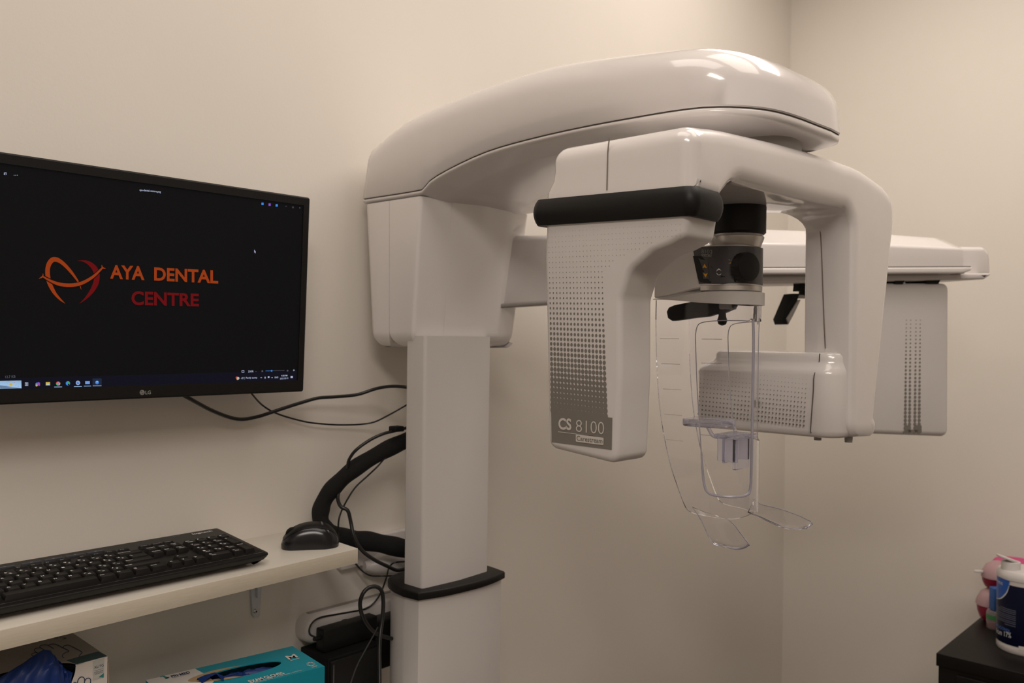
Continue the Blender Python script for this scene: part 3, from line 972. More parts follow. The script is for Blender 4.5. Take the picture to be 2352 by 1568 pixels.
SCN = mat('screen_selected_glow', (0, 0, 0), .5, spec=0, emit=1, ecol=(.016, .022, .045))
SM = [SCR, SCO, SCD, SCW, SCG, SCT, SCB, SCL, SCY, SCGN, SCRD, SCP, SCN]
b = MB(); b.add([tvp(p.x, p.y, -.002) for p in ii], [tuple(range(len(ii)))])
scr = b.build('screen', [SCR], TVR)
# logo (zoomed picture coordinates -> pixels -> screen plane)
zp = lambda off: (lambda x, y: tvpx(off)(60 + x / 4.9, 560 + y / 4.9))
b = MB()
b.stroke([(583, 190, 2), (640, 192, 16), (700, 212, 40), (760, 262, 58), (790, 320, 62), (797, 370, 62), (785, 440, 62), (752, 510, 52), (712, 565, 38), (660, 622, 20), (600, 671, 2)], zp(-.0016), 2)
b.stroke([(440, 671, 2), (385, 625, 22), (330, 565, 34), (290, 500, 44), (258, 425, 50), (243, 350, 52), (242, 285, 52), (258, 225, 54), (295, 180, 56), (340, 176, 52), (390, 200, 44), (450, 252, 38), (510, 320, 32), (555, 380, 24), (585, 425, 18), (610, 480, 10), (620, 512, 2)], zp(-.0014), 1)
b.stroke([(181, 358, 30), (260, 408, 46), (360, 450, 56), (450, 464, 60), (540, 462, 60), (620, 444, 56), (700, 404, 52), (780, 348, 46), (866, 262, 34)], zp(-.0012), 0)
b.stroke([(181, 362, 14), (260, 408, 25), (360, 449, 36), (450, 463, 40), (540, 461, 40), (620, 443, 38), (700, 404, 34), (780, 347, 28), (866, 262, 18)], zp(-.0010), 1)
b.stroke([(143, 391, 3), (175, 374, 16), (188, 360, 14), (191, 332, 3)], zp(-.0009), 1)
b.stroke([(850, 236, 3), (858, 262, 16), (872, 272, 14), (896, 277, 3)], zp(-.0009), 1)
b.build('screen_logo', SM, scr)
b = MB()
zq = lambda a, c, d, e, off=-.001: quadmap(a, c, d, e, zp(off))
b.text('AYA', zq((945, 391), (1332, 408), (1332, 252), (945, 235)), 1, .028)
b.text('DENTAL', zq((1441, 412), (2162, 446), (2162, 299), (1441, 262)), 1, .028)
b.text('CENTRE', zq((1185, 689), (1945, 704), (1945, 560), (1185, 528)), 2, .028)
b.build('screen_lettering', SM, scr)
# window chrome and taskbar
q = tvpx(-.0016)
b = MB()
b.add([q(*p) for p in [(-120, 872), (681, 851), (680.5, 876), (-120, 900)]], [(0, 1, 2, 3)], 5)
b.add([q(*p) for p in [(-60, 876), (49, 873.5), (49.5, 891.5), (-60, 894)]], [(0, 1, 2, 3)], 7)
q = tvpx(-.0012)
def star(x, y, r, m): b.flat([(x + (r if k % 2 == 0 else r * .35) * sin(k * pi / 4), y - (r if k % 2 == 0 else r * .35) * cos(k * pi / 4)) for k in range(8)], q, m)
star(25, 883, 6, 8); star(36, 884.5, 2.5, 8); star(15, 886.5, 2, 6); star(42, 887, 1.6, 6); star(33, 878.5, 1.4, 10)
def rect(x, y, w, h, m, o_=q, sl=-.03): b.add([o_(x - w / 2, y + h / 2 - sl * -w / 2 * 0), o_(x + w / 2, y + h / 2 + sl * w / 2), o_(x + w / 2, y - h / 2 + sl * w / 2), o_(x - w / 2, y - h / 2)], [(0, 1, 2, 3)], m)
def disc(x, y, r, m, o_=q, a0=0, a1=2 * pi): b.flat([(x + r * cos(lerp(a0, a1, k / 14)), y + r * sin(lerp(a0, a1, k / 14))) for k in range(14 if a1 - a0 > 6 else 15)], o_, m)
q2 = tvpx(-.0009)
for dx in (-3, 0, 3): rect(61 + dx, 882, 1.3, 8, 3)
rect(60, 879, 6, 1, 3); rect(60, 885, 6, 1, 3)
disc(85, 882, 3.6, 6); disc(88.5, 881, 3.6, 11, q2); disc(84, 885, 2.4, 8, q2); disc(90, 884, 2, 10, q2)
rect(110, 881, 10, 7.5, 8); rect(110, 882.5, 6, 2.5, 7, q2)
disc(133.5, 880.5, 5, 10); disc(133.5, 880.5, 5, 9, q2, radians(75), radians(200)); disc(133.5, 880.5, 5, 8, q2, radians(-30), radians(75)); disc(133.5, 880.5, 2.6, 3, tvpx(-.0007)); disc(133.5, 880.5, 1.9, 6, tvpx(-.0005))
disc(156, 880, 5, 6); disc(157.5, 878.5, 3, 9, q2); disc(157.5, 882.5, 2, 5, q2)
disc(179, 879, 5, 3); disc(179, 879, 3.6, 6, q2); rect(180, 878, 2.6, 1, 3, tvpx(-.0006))
rect(201, 878.5, 11, 7, 6); rect(201, 877, 9, 1.6, 3, q2); rect(201, 880, 9, 1, 3, q2)
rect(223, 877.5, 21, 17, 12); disc(223, 878, 4.2, 6, q2); rect(223, 876.5, 5, 2, 3, tvpx(-.0006))
for x, w, y in ((133.5, 18, 888.5), (179, 18, 887.5), (201, 17, 886.5), (223, 20, 886)): rect(x, y, w, 1.2, 7, q2)
b.build('screen_taskbar', SM, scr)
b = MB()
def tx(s_, x0, y0, x1, y1, h, m, bold=.01): b.text(s_, quadmap((x0, y0), (x1, y1), (x1, y1 - h), (x0, y0 - h), q), m, bold)
tx('aya-dental-centre.png', 320.5, 439.5, 369.5, 444, 6, 3)
b.build('window_title_text', SM, scr); b = MB()
tx('12.7 KB', 12, 868, 35.5, 867, 5.5, 4)
tx('-8°C', 553.5, 870.5, 562.5, 870.5, 4.5, 3); tx('Partly sunny', 565, 870.8, 591, 870, 5.2, 3)
tx('ENG', 631, 868.5, 639, 868, 3.8, 3); tx('4:38 PM', 646, 864.5, 660, 864, 3.6, 3); tx('2025-02-01', 643, 871, 662, 870, 3.6, 3)
b.build('tray_print', SM, scr); b = MB()
tx('236%', 570, 855, 582, 854.5, 4.5, 3)
disc(544, 867, 2.6, 10); disc(547, 868.5, 3, 3, q2); disc(545.5, 870, 2.2, 8, tvpx(-.0007))
for x in (600, 609, 617, 625): rect(x, 867, 3.5, 1, 3)
rect(609, 867, 1.2, 5, 3); rect(617, 865.5, 4, 3, 3)
rect(670, 865.5, 5, 4.5, 3); rect(558, 852.8, 6, 5, 3); rect(558, 852.8, 4, 3, 0, q2)
rect(617, 851.5, 14, 1, 6); rect(639, 851, 29, .9, 4); disc(624, 851.3, 1.9, 6, q2)
disc(602.5, 852, 2, 4); disc(660.5, 851, 2, 4); rect(675, 850, 4, 1, 3); rect(675, 850, 1, 4, 3); rect(588, 853, 2.5, .8, 4)
b.build('zoom_control', SM, scr); b = MB()
for x, m in ((603, 6), (619.3, 11), (635.5, 6)): rect(x, 468 + (x - 603) * .11, 5, 5.5, m)
rect(657, 473.5, 3.5, .9, 4); disc(672.8, 476, 2, 4); disc(672.8, 476, 1.2, 0, q2); rect(688.5, 477.2, 3, .9, 4); rect(688.5, 477.2, .9, 3, 4)
b.build('window_buttons', SM, scr); b = MB()
rect(12, 399, 6, 5.5, 3); rect(12.4, 399.4, 3.8, 3.4, 0, q2); rect(13.5, 397.5, 3.4, 1, 3, q2)
for x in (32.5, 36, 39.8): rect(x, 402.3, 1.6, 1.1, 3)
b.build('share_icon', SM, scr); b = MB()
b.flat([(584, 573), (584.2, 580.5), (585.4, 579.2), (586.5, 581.5), (587.3, 581), (586.3, 578.8), (587.8, 578.6)], q, 3)
b.build('mouse_pointer', SM, scr)
b = MB(); q3 = tvpx(.0003)
b.flat([(326.5 + 5.8 * cos(k * pi / 10), 901 + 5.8 * sin(k * pi / 10)) for k in range(20)], q3, 0)
b.flat([(326.5 + .8 * cos(k * pi / 4) - 1.8, 899.3 + .8 * sin(k * pi / 4)) for k in range(8)], tvpx(.0006), 1)
b.stroke([(326.3, 898, .8), (326.3, 903.2, .8), (328.3, 903.4, .8)], tvpx(.0006), 1, 3)
b.stroke([(329, 897.6, .7), (323.5, 897.5, .7), (322.2, 902, .7), (326, 905, .7), (330.4, 902.6, .7), (330.6, 901, .7), (328.6, 901, .7)], tvpx(.0006), 1, 3)
b.text('LG', quadmap((334, 905.5), (346.5, 905), (346.5, 896.5), (334, 897)  , q3), 0, .02)
b.build('maker_mark', [mat('grey_badge', (.30, .30, .28), .5), BLACKS], TVR)
b = MB(); b.box(TX0 + .2, 1.297, 1.45, TX0 + .35, 1.32, 1.56, 0, .004); b.box(TX0 + .24, 1.315, 1.48, TX0 + .31, WY, 1.53, 0, .003)
b.build('wall_bracket', BLACKM, TVR)

# ================================================================ SHELF, BRACKET
SZ = 1.09
b = MB()
SXR = at(822, 1258.5, 2, SZ).x
fl = at(0, 1446, 2, SZ); fr = at(822, 1258.5, 2, SZ)
slope = (fr.y - fl.y) / (fr.x - fl.x); xl = -.10; yl = fl.y + slope * (xl - fl.x)
th = .0255
b.prism([(xl, yl), (SXR, fr.y), (SXR + .012, WY), (xl, WY)], SZ - th, SZ, IDXYZ, .0006, .0012, 2)
for i, f in enumerate(b.f):
    zz = [b.v[k][2] for k in f]
    if max(zz) - min(zz) > .01: b.m[i] = 1
shelf = b.build('wall_shelf', [SHELFM, SHELFE], None, 35, (.4, WY, SZ - th))
tag(shelf, 'long white wood-grain wall shelf carrying the keyboard and mouse', 'shelf')
BR = thing('shelf_bracket', (.818, WY, .95), 'pale grey metal bracket under the right end of the white shelf', 'bracket')
b = MB()
bp = lambda px, py, y=1.374: at(px, py, 1, y)
o = [bp(572, 1325), bp(600, 1320), bp(594, 1411), bp(590, 1417), bp(582, 1417), bp(577, 1411)]
b.prism(rpoly([(p.x, p.z, .0015) for p in o], 3), WY - .006, WY, lambda u, v, w: (u, w, v), .0015, 0, 2)
b.prism([(bp(580, 1325).x, 1.055), (bp(592, 1325).x, 1.055), (bp(588.5, 1395).x, .985), (bp(583, 1395).x, .985)], WY - .014, WY - .005, lambda u, v, w: (u, w, v), .002, 0, 2)
b.box(bp(572, 1325).x, WY - .15, SZ - th - .004, bp(600, 1320).x, WY, SZ - th, 0, .001)
b.build('bracket_arm', METW, BR)
b = MB(); p = bp(586.5, 1403, WY - .006); b.lathe([(.004, 0), (.004, .001), (.0025, .0025), (.0005, .003)], (p.x, WY - .006, p.z), 16, 0, (0, -1, 0)); b.lathe([(.0014, .0026), (.0014, .0034)], (p.x, WY - .006, p.z), 12, 1, (0, -1, 0))
b.build('screw', [STEEL, BLACKM], BR)

# ================================================================ KEYBOARD
KB = thing('computer_keyboard', (.5, 1.26, SZ), 'black full-size computer keyboard with white legends lying on the white shelf', 'keyboard')
ka_ = radians(-.7)      # slight yaw
KR = at(622, 1271, 2, SZ + .0185)           # front right tip
KW, KD, KTILT = .454, .160, radians(5.4)
kx = Vector((cos(ka_), -sin(ka_) * -1, 0)); kx = Vector((cos(ka_), sin(-ka_), 0)); ky = Vector((-kx.y, kx.x, 0))
kzv = Vector((0, 0, 1)); kyt = ky * cos(KTILT) + kzv * sin(KTILT); kn_ = kx.cross(kyt)
def kb(u, v, w=0):   # u from the right edge leftwards is negative; v from the front edge back; w above the deck
    return Vector((KR.x, KR.y, SZ + .0185)) + kx * u + kyt * v + kn_ * w


b = MB()
bo = ccw(rpoly([(-KW, 0, .012), (0, 0, .010), (-.001, KD, .006), (-KW + .001, KD, .006)], 6))
bo = densify(bo, .03)
def kfl(p, w):   # hollow underside: the front lip is higher than the belly
    return w
rings = []
for d, w in ((.022, -.0165), (.016, -.0150), (.006, -.0095), (.0015, -.0045), (0, -.0015), (.0006, 0), (.0016, .0007)):
    rings.append([kb(p.x, p.y, w) for p in inset(bo, d)])
b.loft(rings)
kb_body = b.build('keyboard_body', KBM, KB)
b = MB(); b.prism(rpoly([(-KW + .004, .0085, .003), (-.005, .0085, .003), (-.005, .0105, .001), (-KW + .004, .0105, .001)], 3), .0005, .0012, lambda u, v, w: kb(u, v, w)); b.build('palm_ridge', BLACKG, KB)
for uu in (-.03, -KW + .03):
    for vv in (.040, KD - .03):
        p = kb(uu, vv, -.012); b = MB(); b.box(p.x - .010, p.y - .005, SZ, p.x + .010, p.y + .005, p.z, 0, .001); b.build('rubber_foot', BLACKM, KB)
PT = .019
ux0 = -KW + .0125
ROWS = [  # (row v offset from front in key units, list of (x units, width, legends))
    (0, [(0, 1.25, 'Ctrl'), (1.25, 1.25, 'Win'), (2.5, 1.25, 'Alt'), (3.75, 6.25, ''), (10, 1.25, 'Alt'), (11.25, 1.25, 'Fn'), (12.5, 1.25, '='), (13.75, 1.25, 'Ctrl'), (15.25, 1, '<'), (16.25, 1, 'v'), (17.25, 1, '>'), (18.5, 2, '0|Ins'), (20.5, 1, '.|Del')]),
    (1, [(0, 2.25, 'Shift')] + [(2.25 + i, 1, c) for i, c in enumerate('ZXCVBNM')] + [(9.25, 1, ',|<'), (10.25, 1, '.|>'), (11.25, 1, '/|?'), (12.25, 2.75, 'Shift'), (16.25, 1, '^'), (18.5, 1, '1|End'), (19.5, 1, '2|v'), (20.5, 1, '3|PgDn')]),
    (2, [(0, 1.75, 'Caps')] + [(1.75 + i, 1, c) for i, c in enumerate('ASDFGHJKL')] + [(10.75, 1, ';|:'), (11.75, 1, "'|\""), (12.75, 2.25, 'Enter'), (18.5, 1, '4|<'), (19.5, 1, '5'), (20.5, 1, '6|>')]),
    (3, [(0, 1.5, 'Tab')] + [(1.5 + i, 1, c) for i, c in enumerate('QWERTYUIOP')] + [(11.5, 1, '[|{'), (12.5, 1, ']|}'), (13.5, 1.5, '\\'), (15.25, 1, 'Delete'), (16.25, 1, 'End'), (17.25, 1, 'Page|Down'), (18.5, 1, '7|Home'), (19.5, 1, '8|^'), (20.5, 1, '9|PgUp')]),
    (4, [(0, 1, '`')] + [(1 + i, 1, c) for i, c in enumerate(['1|!', '2|@', '3|#', '4|$', '5|%', '6|^', '7|&', '8|*', '9|(', '0|)', '-|_', '=|+'])] + [(13, 2, 'Backspace'), (15.25, 1, 'Insert'), (16.25, 1, 'Home'), (17.25, 1, 'Page|Up'), (18.5, 1, 'Num|Lock'), (19.5, 1, '/'), (20.5, 1, '*'), (21.5, 1, '-')]),
    (5.45, [(0, 1, 'Esc')] + [(1.7 + i * 1.0 + (i // 4) * .45, 1, 'F%d' % (i + 1)) for i in range(12)] + [(15.25, 1, 'Print'), (16.25, 1, 'Scroll'), (17.25, 1, 'Pause')]),
]
TALL = [(21.5, 2, 2, '+'), (21.5, 0, 2, 'Enter')]
keys = []
for rv, ks in ROWS:
    for x, w, t in ks: keys.append((x, rv, w, 1 if rv < 5 else .62, t, 0))
for x, rv, h, t in TALL: keys.append((x, rv, 1, h, t, 0))
for i in range(7): keys.append((2.0 + i * 1.55 + (i > 2) * .25, 6.42, 1.45, .45, '', 1))
V0 = .0185


def keymesh(x, rv, w, h, t, media):
    b = MB()
    u0 = ux0 + x * PT; u1 = u0 + w * PT; v0 = V0 + rv * PT * .97; v1 = v0 + h * PT * .97
    hk = .0062 if not media else .0025
    if rv > 5 and not media: hk = .0042
    g = .0006; tp = .0022 if not media else .0008
    rings = []
    o = ccw(rpoly([(u0 + g, v0 + g, .001), (u1 - g, v0 + g, .001), (u1 - g, v1 - g, .001), (u0 + g, v1 - g, .001)], 2))
    def kk(p, d, wz):
        cu, cv = (u0 + u1) / 2, (v0 + v1) / 2 + .0005
        su = 1 - 2 * d / (u1 - u0); sv = 1 - 2 * d / (v1 - v0)
        return kb(cu + (p.x - cu) * su, cv + (p.y - cv) * sv, wz)
    for d, wz in ((0, 0), (tp * .8, hk - .0012), (tp, hk - .0003), (tp + .0007, hk), (tp + .002, hk - .00025)):
        rings.append([kk(p, d, wz) for p in o])
    b.loft(rings)
    if t and not media:
        ls = t.split('|'); fn = lambda off: (lambda a, c: kb(a, c, hk + .00015))
        f = fn(0)
        for i, s_ in enumerate(ls):
            wide = len(s_) > 1
            tw = min(.0021 * len(s_) * .95, w * PT - .0055) if wide else .0036
            thh = .0027 if wide else .0040
            if s_ in ".,-_^'`\"": thh *= .45
            b.text(s_, f, 1, .02, tw, thh, u0 + .0034 + (.0044 * i if not wide and len(ls) > 1 else (.002 * i)), v1 - .0078 - .0046 * i)
    elif media:
        b.text('▪', lambda a, c: kb(a, c, hk + .0001), 1, 0, .003, .0015, (u0 + u1) / 2 - .0015, (v0 + v1) / 2 - .0007)
    return b


def invis(k):
    x, rv, w, h = k[:4]; p = prj(kb(ux0 + (x + w) * PT, V0 + (rv + h / 2) * PT)); return p[0] < 2


vis = [k for k in keys if not invis(k)]; hid = [k for k in keys if invis(k)]
for k in vis[:100]: keymesh(*k).build('key', [MEDIAK if k[5] else KEYM, LEGEND2 if (k[1] > 5 or k[5]) else LEGEND], KB)
b = MB()
for k in hid + vis[100:]:
    kbm = keymesh(*k); o0 = len(b.v); b.v += kbm.v; b.f += [tuple(i + o0 for i in f) for f in kbm.f]; b.m += kbm.m
if b.v: tag(b.build('other_keys', [KEYM, LEGEND], KB), kind='stuff')
b = MB()
b.text('logitech', lambda a, c: kb(a, c, .0011), 0, .012, .034, .0085, -.052, KD - .0175)
b.build('maker_name', LEGEND, KB)
b = MB(); b.text('on  off', lambda a, c: kb(a, c, .0011), 0, 0, .012, .0018, -.083, KD - .0085); b.build('switch_print', LEGEND2, KB)

# ================================================================ MOUSE
MS = thing('computer_mouse', (.845, 1.26, SZ), 'black wireless computer mouse beside the keyboard near the shelf end', 'mouse')
ml = at(650, 1246, 2, SZ + .012); mr = at(763, 1240, 2, SZ + .016)
mc = Vector((.857, 1.252, SZ))
ma = radians(-30)      # nose points left-back
mx_ = Vector((cos(ma), sin(ma), 0)); my_ = Vector((-mx_.y, mx_.x, 0))
ML, MWD, MH = .096, .061, .036
def mouse_pt(u, q, d=0):
    # u 0 (front, buttons) .. 1 (rear), q 0..1 across the arch from one side to the other
    w = MWD / 2 * (1 - .14 * sin(pi * min(1, u * 1.35)) * (u < .74)) * (max(0, 1 - abs(2 * u - 1) ** 3.2)) ** .42
    h = MH * (sin(pi * (.16 + .62 * u)) ** .9) * (max(0, 1 - abs(2 * u - 1) ** 5)) ** .5
    a = lerp(pi, 0, q); cx_ = cos(a); sx_ = sin(a)
    y = w * (abs(cx_) ** .62) * (1 if cx_ > 0 else -1); z = h * (abs(sx_) ** .75)
    return mc + mx_ * ((u - .5) * ML) + my_ * (y + d * cx_) + Vector((0, 0, .004 + z + d * sx_))


def patch(b, u0, u1, q0, q1, d, m=0, nu=26, nq=26):
    b.loft([[mouse_pt(lerp(u0, u1, i / nu), lerp(q0, q1, j / nq), d) for j in range(nq + 1)] for i in range(nu + 1)], m, False, False, False)


b = MB()
base = [[mouse_pt(.002 + .996 * i / 40, 0, 0) for i in range(41)], [mouse_pt(.998 - .996 * i / 40, 1, 0) for i in range(41)]]
lo = base[0] + base[1]
b.loft([[Vector((p.x, p.y, SZ)) * 1 for p in lo], [Vector((p.x, p.y, SZ + .006)) for p in lo]])
patch(b, .002, .998, 0, 1, 0)
b.build('mouse_body', BLACKG, MS, 50)
b = MB(); patch(b, .03, .97, .30, .70, .0007); b.build('mouse_top_shell', BLACKS, MS, 50)
b = MB(); wc = mouse_pt(.20, .5, .001)
b.lathe([(.010, -.0035), (.012, -.002), (.012, .002), (.010, .0035)], wc - Vector((0, 0, .0105)), 24, 0, my_); b.build('scroll_wheel', BLACKM, MS)
b = MB(); f = lambda a, c: mouse_pt(.70 - c, .5 + a, .0011)
b.text('logitech', f, 0, .01, .16, .045, -.08, -.02); b.build('maker_name', LEGEND2, MS)

# ================================================================ LEDGE AND THINGS UNDER THE SHELF
LZ = .85
slab('wall_ledge', -.25, 1.08, LZ - .07, 1.003, WY, LZ - .05, SHELFM)
LZ = .80
TEAL = mat('teal_card', (.004, .27, .36), .38, noise=.03)
WCARD = mat('white_card', (.66, .62, .58), .5, noise=.02)
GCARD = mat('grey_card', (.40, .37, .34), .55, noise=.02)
KRAFT = mat('kraft_card_edge', (.42, .30, .16), .8)
BLUEG = mat('blue_nitrile', (.005, .03, .17), .45, bump=.3, bscale=120)
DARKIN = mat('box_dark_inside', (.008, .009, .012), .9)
NAVYP = mat('navy_print', (.02, .035, .10), .5)
DTEAL = mat('dark_teal_print', (.03, .075, .085), .5)
TEALP = mat('teal_print', (.02, .22, .21), .5)


def boxframe(origin, yaw, L, D):
    ex = Vector((cos(yaw), sin(yaw), 0)); ey = Vector((-ex.y, ex.x, 0)); o = Vector(origin)
    return lambda u, v, w: o + ex * u + ey * v + Vector((0, 0, w))


# teal exam glove box: local u along its length from the left end, v from the front to the back, w up
p_rb = at(672, 1483, 2, .93); p_rf = at(745, 1530, 2, .93); p_lb = at(350, 1558, 2, .93)
yw = atan2(p_rb.y - p_lb.y, p_rb.x - p_lb.x); GL = .236; GD = (p_rb - p_rf).length; GH = .93 - LZ
ex = Vector((cos(yw), sin(yw), 0)); ey = Vector((-ex.y, ex.x, 0)); org = p_rb - ex * GL - ey * GD; org.z = LZ
F2 = boxframe(org, yw, GL, GD)
G2 = thing('exam_glove_box', F2(GL / 2, GD / 2, 0), 'flat teal glove box marked M lying under the white shelf', 'glove box', 'boxes of gloves under the shelf')
def inv2(px, py): p = at(px, py, 2, .93) - org; return p.dot(ex), p.dot(ey)


def ellipse(c, a, bq, n=40, rot=0):
    return [(c[0] + a * cos(t) * cos(rot) - bq * sin(t) * sin(rot), c[1] + a * cos(t) * sin(rot) + bq * sin(t) * cos(rot)) for t in [2 * pi * k / n for k in range(n)]]


def top_with_hole(b, F, L, D, H, hole, m):
    N = len(hole); cx_ = sum(p[0] for p in hole) / N; cy_ = sum(p[1] for p in hole) / N; out = []
    for p in hole:
        dx, dy = p[0] - cx_, p[1] - cy_; ts = []
        if dx > 1e-9: ts.append((L - cx_) / dx)
        if dx < -1e-9: ts.append(-cx_ / dx)
        if dy > 1e-9: ts.append((D - cy_) / dy)
        if dy < -1e-9: ts.append(-cy_ / dy)
        t = min(ts); out.append((cx_ + dx * t, cy_ + dy * t))
    for cu in ((0, 0), (L, 0), (L, D), (0, D)):
        k = min(range(N), key=lambda i: hypot(out[i][0] - cu[0], out[i][1] - cu[1])); out[k] = cu
    b.loft([[F(p[0], p[1], H) for p in out], [F(p[0], p[1], H) for p in hole], [F(p[0], p[1], H - .0015) for p in hole]], m, False, False)


ha = inv2(462, 1563); hb = inv2(640, 1521)
hc = ((ha[0] + hb[0]) / 2 + .002, (ha[1] + hb[1]) / 2); hl = (hb[0] - ha[0]) / 2 + .002
hole = ellipse(hc, hl, .021, 48, atan2(hb[1] - ha[1], hb[0] - ha[0]))
b = MB()
top_with_hole(b, F2, GL, GD, GH, hole, 0)
for (u0, v0, u1, v1) in ((0, 0, GL, 0), (GL, 0, GL, GD), (GL, GD, 0, GD), (0, GD, 0, 0)):
    b.add([F2(u0, v0, 0), F2(u1, v1, 0), F2(u1, v1, GH), F2(u0, v0, GH)], [(0, 1, 2, 3)], 0)
b.add([F2(0, 0, 0), F2(GL, 0, 0), F2(GL, GD, 0), F2(0, GD, 0)], [(0, 3, 2, 1)], 0)
tb = b.build('box_carton', [TEAL], G2, 20)
b = MB()      # white corner field with the maker's print
wf = [inv2(*p) for p in [(353, 1558), (446, 1534), (463, 1546), (380, 1590)]]
wv = [(0.0, GD), (wf[1][0], GD), (wf[1][0] + .006, GD * .62), (wf[1][0] + .004, .40 * GD), (wf[1][0] - .03, .02), (0, .02)]
b.flat([(u, v) for u, v in wv], lambda u, v: F2(u, v, GH + .0002)); b.build('white_label', WCARD, G2)
b = MB(); b.flat(ellipse((hc[0] - hl * .72, hc[1] + .004), .026, .024, 30), lambda u, v: F2(u, v, GH + .0003)); b2 = b
kf = []
b = MB(); ho = ellipse(hc, hl, .021, 48, atan2(hb[1] - ha[1], hb[0] - ha[0]))
ring_o = [(p[0] - .006 * max(0, (hc[0] - p[0]) / hl) - .010 * max(0, (hc[0] - p[0]) / hl) ** 2, p[1] + .010 * max(0, min(1, (hc[0] + .01 - p[0]) / hl * 1.6)) * (1 if p[1] > hc[1] - .02 else .2)) for p in ho]
b.loft([[F2(p[0], p[1], GH + .0004) for p in ho], [F2(p[0], p[1], GH + .0004) for p in ring_o]], 0, False, False)
b.build('torn_kraft_edge', KRAFT, G2)
fm = lambda off=.0006: (lambda px, py: F2(*inv2(px, py), GH + off))
b = MB()
qm = lambda a, c, d, e: quadmap(a, c, d, e, fm())
b.text('M', qm((664, 1515.5), (685, 1509), (676, 1502), (654, 1507.5)), 0, .02)
b.add([fm()(*p) for p in [(667, 1517), (688, 1511), (688.5, 1511.8), (667.5, 1518)]], [(0, 1, 2, 3)], 0)
b.text('EXAM GLOVES', qm((577, 1569.5), (655, 1547.5), (646, 1543.5), (568, 1563.5)), 0, .03)
b.text('POWDER FREE | LATEX FREE | NITRILE', qm((588, 1570), (694, 1540.5), (692, 1538.5), (586, 1567.5)), 0, 0)
for k in range(8):
    a = k * pi / 4; b.stroke([(714 + 9.5 * cos(a + t), 1525.5 + 4.2 * sin(a + t), .9) for t in (0, .3, .6)], fm(), 0, 3)
    b.stroke([(714 + 6.5 * cos(a + t), 1525.5 + 2.7 * sin(a + t), .8) for t in (.2, .5, .8)], fm(), 0, 3)
b.text('Defend+', qm((717, 1533.8), (730, 1530), (728, 1528), (715, 1531.5)), 0, .01)
b.build('white_print', [WCARD], G2)
b = MB()
b.text('PRI·MED', qm((395, 1556), (438, 1546), (434, 1541.5), (391, 1552)), 0, .03)
b.text('MEDICAL PRODUCTS', qm((397, 1557.6), (436, 1548.6), (435.4, 1547.6), (396, 1556.4)), 0, 0)
b.stroke([(367, 1555, 1), (374, 1553, 2.4), (381, 1556, 3.4), (388, 1556, 1)], fm(), 1, 4); b.stroke([(379, 1559, 1), (384, 1557.5, 3), (389, 1555.5, 1)], fm(), 1, 4)
b.build('maker_print', [NAVYP, TEALP], G2)


def glove_heap(b, F, pts, n=14, m=0):
    """crumpled sheet: rings of (u, v, w)"""
    b.loft([[F(*p) for p in r] for r in pts], m, False, True)


b = MB()
rg = []
for k, (sc, dz) in enumerate(((1.0, -.016), (.93, -.010), (.7, -.006), (.4, -.005), (.1, -.005))):
    rg.append([F2(hc[0] + (p[0] - hc[0]) * sc, hc[1] + (p[1] - hc[1]) * sc, GH + dz + .003 * sin(i * 1.3 + k) * (.3 + k * .2)) for i, p in enumerate(ho)])
b.loft(rg, 0, False, True); b.build('gloves_inside', BLUEG, G2, 60)
b = MB(); c0 = inv2(468, 1562)
b.loft([[F2(c0[0] + dx, c0[1] + dy, GH + dz) for dx, dy, dz in r] for r in (
    [(-.012, .012, -.012), (.0, .014, -.012), (.02, .010, -.014), (.03, -.01, -.014)],
    [(-.008, .004, .004), (.004, .007, .005), (.018, .003, .007), (.026, -.012, .004)],
    [(-.006, -.01, .0), (.006, -.008, .006), (.015, -.010, .009), (.022, -.022, .0)])], 0, False, False, False)
b.build('pulled_glove', BLUEG, G2, 60)

# white extra-large glove box, standing tall, opening over the top front edge
w_rb = at(143, 1455, 2, 1.0); w_rf = at(247, 1507, 2, 1.0)
yw1 = radians(-1.5); e1 = Vector((cos(yw1), sin(yw1), 0)); n1 = Vector((-e1.y, e1.x, 0)); L1 = .25; D1 = .136; H1 = 1.0 - LZ
o1 = Vector((w_rf.x, w_rf.y, 0)) - e1 * L1; o1.z = LZ
F1 = boxframe(o1, yw1, L1, D1)
G1 = thing('exam_glove_box', F1(L1 / 2, D1 / 2, 0), 'white glove box marked XL/TG with a blue glove pulled out', 'glove box', 'boxes of gloves under the shelf')
def i1t(px, py): p = at(px, py, 2, 1.0) - o1; return p.dot(e1), p.dot(n1)
def i1f(px, py): p = atp(px, py, o1, n1) - o1; return p.dot(e1), p.z
# opening outline: continues from the top face over the front edge onto the front face
tp_ = [i1t(*p) for p in [(175, 1526), (168, 1518), (150, 1514), (120, 1508), (95, 1511), (65, 1517), (30, 1528), (0, 1538)]]
uR = i1t(175, 1526)[0]; uL = uR - .158
topc = [(uR, 0), (uR - .006, .012), (uR - .020, .022), (uR - .045, .030), (uR - .079, .033), (uR - .113, .030), (uR - .138, .022), (uR - .152, .012), (uL, 0)]
topc = [(p.x, p.y) for p in smooth_path([(a, c, 0) for a, c in topc], 4)]
frc = [(uR, H1), (uR - .001, H1 - .012), (uR - .008, H1 - .028), (uR - .022, H1 - .042), (uR - .045, H1 - .053), (uR - .079, H1 - .057), (uR - .113, H1 - .053), (uR - .136, H1 - .042), (uR - .150, H1 - .028), (uR - .157, H1 - .012), (uL, H1)]
frc = [(p.x, p.y) for p in smooth_path([(a, c, 0) for a, c in frc], 4)]
b = MB()
